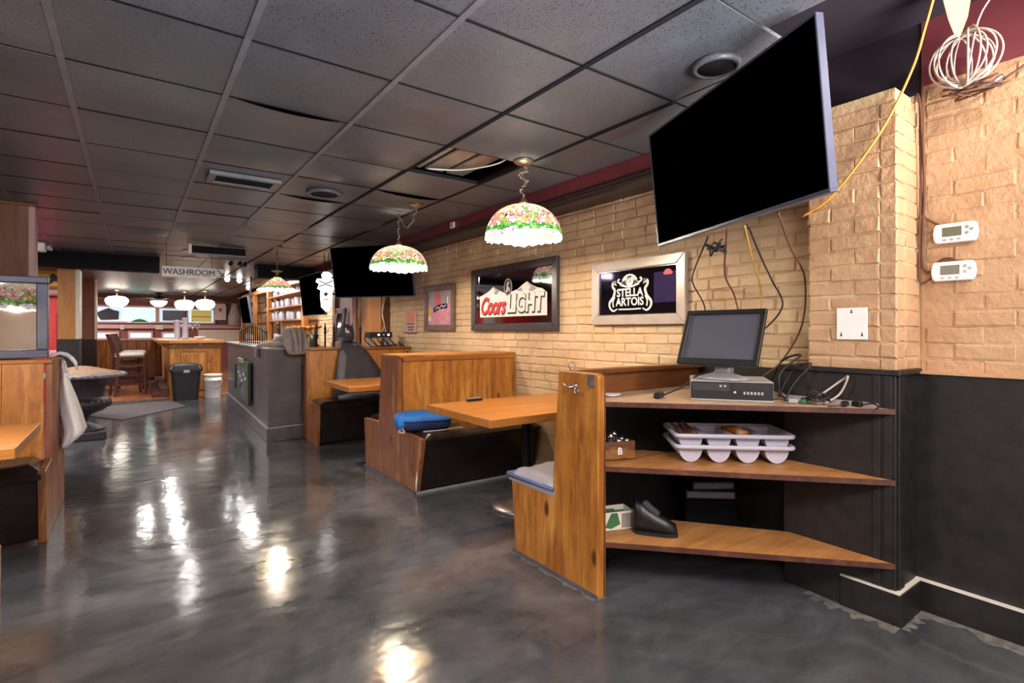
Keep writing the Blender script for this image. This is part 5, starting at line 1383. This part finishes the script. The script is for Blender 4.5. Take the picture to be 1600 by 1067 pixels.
obj('bowl', MB().lathe([(0, 0.1), (0.23, 0.1), (0.225, 0.125), (0.17, 0.15), (0.08, 0.19), (0.06, 0.24), (0.10, 0.29), (0.22, 0.34), (0.29, 0.40), (0.30, 0.44), (0.27, 0.475), (0.23, 0.49), (0.225, 0.52), (0.235, 0.62), (0.265, 0.70), (0.34, 0.745), (0.42, 0.765), (0.42, 0.775), (0.2, 0.775), (0, 0.775)], 36), M['urn'], t)
rimm = MB().lathe([(0.41, 0.745), (0.445, 0.762), (0.45, 0.785), (0.425, 0.80), (0.40, 0.79), (0.40, 0.77)], 40)
for k_ in range(44):
    a_ = 2 * PI * k_ / 44
    rimm.lathe([(0, -0.012), (0.018, 0), (0.012, 0.014), (0, 0.018)], 5, Matrix.Translation((0.438 * math.cos(a_), 0.438 * math.sin(a_), 0.765)))
obj('rim', rimm, M['urn_light'], t, label='worn paler rim with egg-shaped beading')
gd = MB()
for k_ in range(26):
    a_ = 2 * PI * k_ / 26
    gd.lathe([(0, -0.05), (0.03, 0), (0.02, 0.045), (0, 0.06)], 6, Matrix.Translation((0.275 * math.cos(a_), 0.275 * math.sin(a_), 0.42)))
obj('gadrooning', gd, M['urn'], t)
rnd = random.Random(3)
obj('dry_moss', MB().lathe([(0.41, 0.785), (0.36, 0.81), (0.25, 0.835), (0.12, 0.87), (0.04, 0.885), (0, 0.88)], 28), M['soil'], t, kind='stuff')

# ---------------------------------------------------------------- jacket and cap, blue bag, white bag
def jring(z, cx, cy, rx, ry, wv=0.06, ph=0):
    return [(cx + rx * (1 + wv * math.sin(6 * a + ph)) * math.cos(a), cy + ry * (1 + wv * math.sin(6 * a + ph)) * math.sin(a), z) for a in [2 * PI * k_ / 32 for k_ in range(32)]]
o = obj('hanging_jacket', MB().loft([jring(0.50, 2.30, 6.46, 0.30, 0.07, 0.1, 1), jring(0.62, 2.32, 6.50, 0.305, 0.085, 0.09, 1), jring(0.80, 2.31, 6.52, 0.275, 0.09, 0.08, 0.8), jring(0.95, 2.28, 6.545, 0.22, 0.09, 0.06, 0.6), jring(1.08, 2.245, 6.565, 0.165, 0.085, 0.04, 0.4), jring(1.14, 2.22, 6.60, 0.115, 0.075, 0.03), jring(1.19, 2.195, 6.62, 0.07, 0.06, 0.02), jring(1.235, 2.19, 6.63, 0.062, 0.055, 0.0)]), M['jacket'])
tag(o, 'charcoal jacket hanging on the far booth back beneath the cap', 'jacket')
obj('shoulder_patch', MB().loft([[(2.27 + 0.0 + dx, 6.50 + dy, z) for dx, dy in ((0, 0), (0.13, 0.03), (0.13, 0.05), (0, 0.02))] if 0 else [(x, y, z) for x, y in ((2.24, 6.515), (2.24 + w_, 6.535 + 0.02), (2.24 + w_, 6.60), (2.24, 6.59))] for z, w_ in ((1.06, 0.165), (1.10, 0.15), (1.15, 0.105))]), M['jacket_grey'], o, label='lighter grey shoulder patch')
obj('sleeve', MB().tube(spline([(2.14, 6.60, 1.12), (2.11, 6.53, 1.0), (2.08, 6.49, 0.8), (2.07, 6.45, 0.62)], 6), [0.045] * 6 + [0.055] * 6 + [0.05] * 7, 10), M['jacket_grey'], o, label='slate grey sleeve')
obj('zip_placket', MB().tube(spline([(2.21, 6.555, 1.18), (2.235, 6.49, 1.0), (2.27, 6.455, 0.8), (2.30, 6.42, 0.6)], 6), 0.012, 6), M['black'], o)
obj('collar', MB().lathe([(0.066, 1.17), (0.074, 1.20), (0.07, 1.25), (0.06, 1.25), (0.06, 1.18)], 20, Matrix.Translation((2.19, 6.63, 0))), M['jacket_grey'], o)
t = obj('dark_cloth', MB().loft([jring(0.50, 2.30, 6.36, 0.28, 0.14, 0.1), jring(0.53, 2.30, 6.37, 0.27, 0.13, 0.14, 2), jring(0.555, 2.31, 6.38, 0.18, 0.08, 0.1)]), M['jacket_grey'])
tag(t, 'crumpled grey cloth on the far booth seat under the table edge', 'cloth')
# ball cap
t = thing('baseball_cap', 'black baseball cap with white monogram on top of the hanging jacket', 'cap', (2.175, 6.62, 1.235), (0, 0, -0.16))
cp = []
for k_ in range(9):
    th = k_ / 8 * PI / 2
    cp.append((0.105 * math.cos(th) ** 0.75 if k_ < 8 else 0, 0.005 + 0.155 * math.sin(th)))
obj('crown', MB().lathe([(0, 0.0), (0.1, 0.0)] + cp, 28, sx=1.0, sy=1.12), M['jacket'], t)
obj('button', MB().lathe([(0.01, 0.158), (0.008, 0.168), (0, 0.17)], 10), M['jacket'], t)
bn = 14
bv = []
for zz in (0.0, 0.006):
    for k_ in range(bn + 1):
        a_ = PI + PI * k_ / bn
        for r_ in (0.0, 1.0):
            x = 0.1 * math.cos(a_); y = -0.03 + 0.095 * math.sin(a_) - r_ * 0.055 * math.sin(PI * k_ / bn)
            bv.append((x, y, zz + 0.005 - 0.045 * r_ * math.sin(PI * k_ / bn) - 0.02 * (x / 0.1) ** 2))
bf = []
S_ = 2 * (bn + 1)
for k_ in range(bn):
    a0 = 2 * k_
    bf += [(a0, a0 + 1, a0 + 3, a0 + 2), (S_ + a0, S_ + a0 + 2, S_ + a0 + 3, S_ + a0 + 1), (a0 + 1, S_ + a0 + 1, S_ + a0 + 3, a0 + 3), (a0, a0 + 2, S_ + a0 + 2, S_ + a0)]
obj('brim', MB().add(bv, bf), M['jacket'], t)
e = text('monogram', 'L', 0.07, M['print_white'], t, (-0.008, -0.118, 0.082), bold=0.001); e.rotation_euler = (PI / 2 - 0.15, 0, 0)
e = text('monogram', 'A', 0.055, M['print_white'], t, (0.008, -0.120, 0.066), bold=0.001); e.rotation_euler = (PI / 2 - 0.15, 0, 0)

# blue bag on the middle bench
t = thing('cooler_bag', 'bright blue zipped bag lying on the middle bench seat', 'bag', (2.02, 4.09, 0.487), (0, 0, -0.25))
def sq(hx, hy, z, cx=0, cy=0, e=0.5):
    return [(cx + hx * math.copysign(abs(math.cos(a)) ** e, math.cos(a)), cy + hy * math.copysign(abs(math.sin(a)) ** e, math.sin(a)), z) for a in [2 * PI * k_ / 32 for k_ in range(32)]]
obj('bag_body', MB().loft([sq(0.19, 0.10, 0.0), sq(0.215, 0.118, 0.02), sq(0.22, 0.12, 0.07), sq(0.215, 0.115, 0.09)]), M['navy'], t)
obj('bag_flap', MB().loft([sq(0.222, 0.122, 0.07), sq(0.226, 0.126, 0.09), sq(0.215, 0.115, 0.125, -0.005), sq(0.17, 0.085, 0.145, -0.015), sq(0.09, 0.04, 0.15, -0.02)]), M['blue_bag'], t)
obj('end_pocket', MB().loft([sq(0.03, 0.10, 0.02, -0.215), sq(0.045, 0.105, 0.06, -0.215), sq(0.045, 0.10, 0.11, -0.21), sq(0.02, 0.08, 0.14, -0.2)]), M['blue_bag'], t)
obj('zipper', MB().tube([(p[0], p[1], 0.078) for p in sq(0.227, 0.127, 0)], 0.0035, 5, closed=True), M['navy'], t)
obj('strap', MB().tube(spline([(-0.22, -0.09, 0.02), (-0.24, -0.13, 0.005), (-0.2, -0.16, 0.004), (-0.21, -0.11, 0.03)]), 0.006, 6).tube(spline([(-0.05, -0.17, 0.004), (0.12, -0.165, 0.006), (0.25, -0.11, 0.006), (0.3, -0.11, 0.006)]), 0.006, 6), M['grey_cable'], t, label='pale carrying strap')
t = thing('remote_control', 'small black and silver remote on the back edge of the near table', 'remote', (2.20, 3.58, 0.7605), (0, 0, 0.1))
obj('body', MB().box(-0.07, 0.07, -0.02, 0.02, 0, 0.022), M['black'], t, bevel=0.006)
obj('face_plate', MB().box(-0.065, 0.065, -0.016, 0.016, 0.021, 0.025), M['silver'], t)

# framed mirror panel standing on the left booth back
Fm = frame_of((-1.06, 4.655, 1.405), (1, 0, 0), (0, 0, 1))
t = thing('framed_mirror', 'large mirror in a blue-grey frame standing on the left booth back', 'mirror', frame=Fm)
a, b_ = 0.605, 0.268
obj('glass', MB().box(-a + 0.05, a - 0.05, -b_ + 0.05, b_ - 0.04, -0.02, -0.005), M['mirror'], t)
for nm, q in (('frame_rail', (-a, a, b_ - 0.045, b_)), ('frame_rail', (-a, a, -b_, -b_ + 0.055)), ('frame_stile', (-a, -a + 0.06, -b_ + 0.055, b_ - 0.045)), ('frame_stile', (a - 0.06, a, -b_ + 0.055, b_ - 0.045))):
    obj(nm, MB().box(q[0], q[1], q[2], q[3], -0.03, 0.025), M['bezel'], t, bevel=0.006)
struct('wall_front', MB().box(-4.2, -0.3, -2.6, -2.5, 0, CZ), M['brick'])

t = thing('white_bag', 'white plastic bag hanging on the aisle side of left booth', 'bag', (-0.40, 5.12, 0.46))
bgr = []
for z, cx, rx, ry, cy in ((0.0, -0.005, 0.018, 0.10, 0.0), (0.02, 0.0, 0.03, 0.12, 0.0), (0.08, 0.035, 0.055, 0.14, -0.01), (0.13, 0.05, 0.065, 0.14, -0.01), (0.25, 0.025, 0.06, 0.12, 0.0), (0.38, 0.005, 0.045, 0.09, 0.0), (0.46, -0.005, 0.03, 0.06, 0.0), (0.52, -0.01, 0.02, 0.04, 0.0), (0.56, -0.008, 0.03, 0.05, 0.0)):
    bgr.append([(cx + rx * (1 + 0.12 * math.sin(7 * a + z * 5)) * math.cos(a), cy + ry * (1 + 0.1 * math.sin(5 * a + z * 8)) * math.sin(a), z) for a in [2 * PI * k_ / 28 for k_ in range(28)]])
obj('sack', MB().loft(bgr), M['bag_white'], t)
obj('knot_loop', MB().tube(spline([(-0.01, 0.03, 0.54), (-0.015, 0.06, 0.60), (-0.02, 0.0, 0.63), (-0.015, -0.05, 0.59), (-0.01, -0.03, 0.54)]), 0.012, 6), M['bag_white'], t)
t = obj('white_cloth', MB().loft([[(x + dx * s_, 5.05 + dy, z + dz * s_) for dx, dy, dz in ((0, -0.035, 0.012), (0, 0.035, 0.012), (0, 0.035, -0.012), (0, -0.035, -0.012))] for x, z, s_ in ((-0.50, 1.10, 1), (-0.475, 1.14, 1.0), (-0.43, 1.155, 1.0), (-0.39, 1.14, 1.2), (-0.355, 1.10, 1.6), (-0.335, 1.055, 2.2))]), M['bag_white'])
tag(t, 'white cloth folded over the left booth post above the hanging bag', 'cloth')

# ---------------------------------------------------------------- ceiling fittings
def ceiling_disc(lab, x, y, r):
    t = thing('ceiling_speaker', lab, 'ceiling speaker', (x, y, CZ - 0.001))
    obj('grille', MB().lathe([(0, -0.022), (r * 0.75, -0.018), (r * 0.8, -0.012), (0, -0.012)], 28), M['rail_dark'], t)
    obj('rim', MB().lathe([(r * 0.78, -0.012), (r * 0.82, -0.024), (r * 0.97, -0.02), (r, 0), (r * 0.78, 0)], 28), M['tile'], t)
ceiling_disc('round flush ceiling speaker partly hidden by the huge television', 2.03, 1.33, 0.10)
ceiling_disc('round ceiling speaker set in a dark tile beyond the vent', 1.285, 4.46, 0.14)
t = thing('ceiling_vent', 'rectangular ceiling vent with dark slats set in a tile', 'vent', (0.68, 4.42, CZ - 0.001))
obj('vent_frame', MB().box(-0.24, 0.24, 0.1, 0.14, -0.03, 0).box(-0.24, 0.24, -0.14, -0.1, -0.03, 0).box(-0.24, -0.19, -0.1, 0.1, -0.03, 0).box(0.19, 0.24, -0.1, 0.1, -0.03, 0), M['rail'], t, bevel=0.004)
obj('backing', MB().box(-0.19, 0.19, -0.1, 0.1, -0.004, 0.0), M['void'], t)
for q in range(6): obj('slat', MB().bar((-0.19, -0.085 + q * 0.034, -0.014), (0.19, -0.085 + q * 0.034, -0.014), 0.003, 0.026, (0, 0.7, 0.7)), M['rail_dark'], t)
t = thing('screen_case', 'long dark projection screen case with a pale end under the ceiling', 'screen case', (0.93, 8.15, CZ - 0.12))
obj('case', MB().box(-0.30, 0.34, -0.05, 0.05, 0, 0.1), M['matte_black'], t, bevel=0.008)
obj('end_bracket', MB().box(-0.34, -0.30, -0.06, 0.06, -0.01, 0.118), M['white'], t, bevel=0.004)
obj('weight_bar', MB().box(-0.30, 0.34, -0.062, -0.05, -0.012, 0.004), M['rail'], t)
t = thing('track_light', 'cluster of dark track light heads on the ceiling before the bar', 'track light', (1.31, 9.4, CZ))
obj('track', MB().box(-0.22, 0.2, -0.02, 0.02, -0.03, -0.007), M['rail'], t)
for x, rx in ((-0.02, 0.5), (0.10, -0.4), (0.18, 0.2)):
    hd = obj('lamp_head', MB().lathe([(0.028, -0.12), (0.036, -0.115), (0.03, -0.07), (0.012, -0.05), (0, -0.05)], 12), M['iron'], t, (x, 0, 0), (rx, 0.3, 0))
    obj('stem', MB().tube([(0, 0, -0.055), (0, 0, -0.02)], 0.008, 6), M['iron'], hd)
for q, (x, y, r) in enumerate(((0.668, 8.87, 0.10), (0.72, 9.7, 0.09), (0.70, 11.6, 0.10), (0.72, 13.0, 0.09), (0.70, 14.4, 0.1), (0.2, 12.6, 0.1))):
    t = thing('recessed_light', ['recessed light nearest, just beyond the screen case', 'recessed light above the washroom sign', 'recessed light below the washroom sign, nearest of three in line', 'recessed light below the washroom sign, middle of three in line', 'recessed light below the washroom sign, farthest of three in line', 'pale recessed light near the black beam'][q], 'ceiling light', (x, y, CZ - 0.001))
    light('AREA', 'recessed_glow', (x, y, CZ - 0.02), (2, 2, 6, 6, 6, 6)[q], (1, 0.96, 0.9), 0.14)
    obj('trim_ring', MB().lathe([(r * 0.75, -0.012), (r, -0.01), (r, 0), (r * 0.75, 0)], 20), M['white'], t)
    obj('lens', MB().lathe([(0, -0.008), (r * 0.76, -0.006), (r * 0.76, 0), (0, 0)], 20), M['glow_white'], t)
for q, (px, py, Y_) in enumerate(((355, 436, 12.6), (374, 438, 12.8), (388, 449.5, 14.6))):
    a_ = (px - 800) / 826.3; c_, s_ = math.cos(math.radians(35.64)), math.sin(math.radians(35.64))
    dY = -s_ * a_ + c_; k_ = Y_ / dY
    x, z = k_ * (c_ * a_ + s_), CAMZ + k_ * (516 - py) / 826.3
    t = thing('spot_bulb', ['bright bare spot bulb, left of the three beyond the black counter', 'bright bare spot bulb, middle and highest of the three', 'bright bare spot bulb, lowest of the three near the small television'][q], 'bulb', (x, Y_, z))
    obj('bulb', MB().lathe([(0, -0.055), (0.035, -0.04), (0.05, 0), (0.035, 0.04), (0.02, 0.06), (0, 0.06)], 16), M['glow_bulb'], t)
    obj('stem', MB().tube([(0, 0, 0.06), (0, 0, CZ - z - 0.002)], 0.014, 8), M['iron'], t)
t = thing('motion_sensor', 'small white sensor box on the red soffit between the lamps', 'sensor', frame=on_wall(2.689, 4.79, 2.405))
obj('body', MB().box(-0.04, 0.04, -0.03, 0.03, 0, 0.02), M['white'], t, bevel=0.004)
obj('lens', MB().box(-0.015, 0.015, -0.012, 0.012, 0.02, 0.024), M['silver'], t)
t = thing('emergency_light', 'white twin emergency light on the veneered post at left', 'emergency light', (-0.728, 6.62, 2.10))
obj('housing', MB().box(0, 0.06, -0.06, 0.06, -0.04, 0.04), M['white'], t, bevel=0.008)
obj('lamp_head', MB().tube([(0.06, 0, 0), (0.10, -0.01, 0)], [0.02, 0.032], 10), M['silver'], t)

# washroom sign
t = thing('washroom_sign', 'white hanging sign reading WASHROOM with a slanting arrow tab', 'sign', frame=frame_of((0.615, 8.25, 2.095), (1, 0, 0), (0, 0, 1)))
obj('sign_board', MB().box(-0.305, 0.305, -0.07, 0.066, -0.01, 0.0), M['paper'], t)
obj('border', MB().box(-0.305, 0.305, 0.056, 0.066, 0, 0.004).box(-0.305, 0.305, -0.07, -0.06, 0, 0.004).box(-0.305, -0.295, -0.06, 0.056, 0, 0.004).box(0.295, 0.305, -0.06, 0.056, 0, 0.004), M['silver'], t)
text('lettering', 'WASHROOM', 0.112, M['print_black'], t, (0.0, -0.004, 0.001), ext=0.001, sx=0.90)
text('lettering', 'WASHROOM', 0.112, M['print_black'], t, (0.0025, -0.003, 0.0008), ext=0.001, sx=0.90)
obj('arrow_tab', MB().box(0.31, 0.42, -0.05, 0.06, -0.01, 0.0), M['paper'], t)
ar = MB(); ar.bar((0.33, 0.045, 0.002), (0.395, -0.025, 0.002), 0.015, 0.003, (0, 0, 1)); ar.prism([(0.405, -0.04), (0.405, 0.015), (0.39, 0.015), (0.39, -0.025), (0.35, -0.025), (0.35, -0.04)], 'z', 0.0, 0.004)
obj('arrow', ar, M['print_black'], t)
obj('hanger', MB().tube([(-0.26, 0.066, -0.005), (-0.26, 0.36, -0.005)], 0.003, 4).tube([(0.26, 0.066, -0.005), (0.26, 0.36, -0.005)], 0.003, 4), M['iron'], t)

# ---------------------------------------------------------------- far room lamps, window signs, left red corner
def globe(lab, x, y, z, r):
    t = thing('globe_lamp', lab, 'lamp', (x, y, z), group='white bowl lamps of the far room')
    obj('globe', MB().lathe([(0, -0.16), (r * 0.5, -0.15), (r * 0.85, -0.09), (r, -0.0), (r * 0.95, 0.07), (r * 0.7, 0.12), (r * 0.3, 0.14), (0, 0.14)], 24), M['glow_white'], t)
    obj('rod', MB().tube([(0, 0, 0.13), (0, 0, CZ - z - 0.01)], 0.016, 8), M['brass'], t)
    obj('canopy', MB().lathe([(0.02, CZ - z - 0.06), (0.09, CZ - z - 0.02), (0.09, CZ - z - 0.007), (0, CZ - z - 0.007)], 16), M['brass'], t)
globe('glowing white bowl lamp, left in the far room before the windows', -0.36, 18.3, 2.13, 0.27)
globe('glowing white bowl lamp over the wooden bar, left of a touching pair', 1.22, 18.0, 2.06, 0.25)
globe('glowing white bowl lamp over the wooden bar, right of a touching pair', 1.68, 17.4, 2.06, 0.25)
t = thing('ceiling_fan', 'dark ceiling fan with a glowing bowl light before the far windows', 'fan', (0.645, 19.4, 2.19))
obj('light_bowl', MB().lathe([(0, -0.16), (0.1, -0.14), (0.2, -0.06), (0.22, 0.02), (0, 0.02)], 20), M['glow_white'], t)
obj('motor', MB().lathe([(0.1, 0.02), (0.16, 0.05), (0.17, 0.13), (0.06, 0.17), (0.03, 0.18), (0.03, 0.22), (0.1, 0.25), (0.1, 0.262), (0, 0.262)], 20), M['iron'], t)
for q in range(5):
    a_ = 2 * PI * q / 5 + 0.3
    obj('blade', MB().bar((0.15 * math.cos(a_), 0.15 * math.sin(a_), 0.09), (0.6 * math.cos(a_), 0.6 * math.sin(a_), 0.09), 0.13, 0.008), M['dwood_x'], t)

def wsign(name, lab, px0, px1, py0, py1, m_, cat, shape=None, sub=None):
    x0, x1 = bx(px0), bx(px1); z0, z1 = bz(py1, (px0 + px1) / 2), bz(py0, (px0 + px1) / 2)
    t = thing(name, lab, cat, ((x0 + x1) / 2, 20.76, (z0 + z1) / 2))
    a, b_ = (x1 - x0) / 2, (z1 - z0) / 2
    if shape: pl = [(a * u, b_ * v) for u, v in shape]
    else: pl = [(-a, -b_), (a, -b_), (a, b_), (-a, b_)]
    obj('panel', MB().prism(pl, 'y', 0, 0.03), M[m_], t)
    return t, a, b_
wsign('window_sign', 'black silhouetted sign in the far left window', 152, 187, 481, 501, 'print_black', 'sign', [(-0.95, -0.3), (-0.7, -0.9), (0.9, -0.8), (0.95, 0.5), (0.4, 0.7), (0.0, 1.0), (-0.6, 0.6), (-1, 0.3)])
t, a, b_ = wsign('window_sign', 'glowing pale green sign in the far window behind the fan light', 200, 236, 485, 503, 'glow_green', 'sign', [(-1, -1), (1, -1), (1, 0.8), (0.5, 1), (-0.5, 1), (-1, 0.8)])
obj('green_hill', MB().prism([(-0.8 * a, -b_), (0.8 * a, -b_), (0.4 * a, -0.6 * b_), (0, -0.45 * b_), (-0.4 * a, -0.6 * b_)], 'y', -0.004, 0), M['print_green'], t)
t, a, b_ = wsign('window_board', 'dark blue-grey board in the far window right of the fan', 254, 288, 485, 501, 'bezel', 'board')
t, a, b_ = wsign('window_sign', 'olive sign with a yellow line in the far right window', 299, 330, 485, 503, 'glow_olive', 'sign')
obj('yellow_line', MB().box(-a, a, -0.004, 0, -0.2 * b_, 0.0), M['print_yellow'], t)
t, a, b_ = wsign('wall_poster', 'white round-topped poster with red emblem on the far wall', 335, 353, 471, 500, 'print_white', 'poster', [(-1, -1), (1, -1), (1, 0.5), (0.6, 0.95), (0, 1), (-0.6, 0.95), (-1, 0.5)])
obj('red_emblem', MB().prism([(0, -0.15 * b_), (0.35 * a, 0.1 * b_), (0.2 * a, 0.3 * b_), (0, 0.2 * b_), (-0.2 * a, 0.3 * b_), (-0.35 * a, 0.1 * b_)], 'y', -0.004, 0), M['print_red'], t)
t = thing('white_cabinet', 'tall white rounded dispenser against the far wall by small television', 'dispenser', (bx(365), 20.6, 1.5))
obj('body', MB().lathe([(0, -0.02), (0.2, 0), (0.2, 0.3), (0.12, 0.55), (0.1, 0.75), (0, 0.76)], 16), M['tray'], t)
obj('spout', MB().box(-0.04, 0.04, -0.28, -0.18, 0.1, 0.16), M['silver'], t)
for q, px in enumerate((191, 246, 252)):
    t = thing('wall_outlet', ['pale outlet box on the far rail under the green sign', 'left of two pale outlet boxes on the far rail', 'right of two pale outlet boxes on the far rail'][q], 'outlet', (bx(px), 20.735, 1.42))
    obj('box', MB().box(-0.05, 0.05, -0.02, 0, -0.07, 0.07), M['cream'], t, bevel=0.004)
    obj('socket', MB().box(-0.02, 0.02, -0.024, -0.02, -0.03, 0.03), M['silver'], t)

t = thing('wall_poster', 'yellow poster with a black galloping shape on the red wall', 'poster', frame=frame_of((-1.22, 13.19, 2.30), (1, 0, 0), (0, 0, 1)))
obj('sheet', MB().box(-0.3, 0.16, -0.15, 0.15, 0, 0.01), M['print_yellow'], t)
obj('black_shape', MB().prism([(-0.12, -0.1), (-0.04, -0.02), (-0.06, 0.04), (0.0, 0.1), (0.04, 0.05), (0.12, 0.04), (0.08, -0.02), (0.14, -0.08), (0.02, -0.05), (-0.06, -0.12)], 'z', 0.01, 0.014), M['print_black'], t)
obj('bottom_strip', MB().box(-0.3, 0.16, -0.28, -0.19, 0, 0.01), M['print_black'], t)
t = thing('neon_sign', 'violet neon bordered sign with squiggled lettering on the red wall', 'neon sign', frame=frame_of((-1.0, 13.18, 1.30), (1, 0, 0), (0, 0, 1)))
obj('backing', MB().box(-0.17, 0.17, -0.36, 0.36, 0, 0.03), M['print_purple'], t, bevel=0.02)
bord = [(-0.14, -0.33, 0.045), (0.14, -0.33, 0.045), (0.14, 0.33, 0.045), (-0.14, 0.33, 0.045)]
obj('neon_border', MB().tube(bord, 0.014, 6, closed=True), M['glow_neon'], t)
obj('neon_script', MB().tube(spline([(0.03 * math.sin(q * 1.9), 0.27 - q * 0.045, 0.045) for q in range(13)], 4), 0.011, 5), M['glow_neon'], t)
t = thing('orange_plaque', 'small orange plaque above the neon sign', 'plaque', frame=frame_of((-1.0, 13.18, 1.78), (1, 0, 0), (0, 0, 1)))
obj('plate', MB().box(-0.14, 0.14, -0.04, 0.04, 0, 0.02), M['print_orange'], t)
obj('strip', MB().box(-0.12, 0.12, -0.01, 0.01, 0.02, 0.024), M['print_yellow'], t)
struct('trim_duct', MB().tube([(-4.1, 13.05, 2.03), (-0.95, 13.05, 2.03)], 0.06, 12), M['pink_trim'])
t = thing('red_cooler', 'red box with a pale lid standing below the neon sign', 'cooler', (-1.25, 12.75, 0))
obj('body', MB().box(-0.3, 0.3, -0.2, 0.2, 0, 0.86), M['red'], t, bevel=0.01)
obj('lid', MB().box(-0.31, 0.31, -0.21, 0.21, 0.86, 0.95), M['print_pink'], t, bevel=0.01)
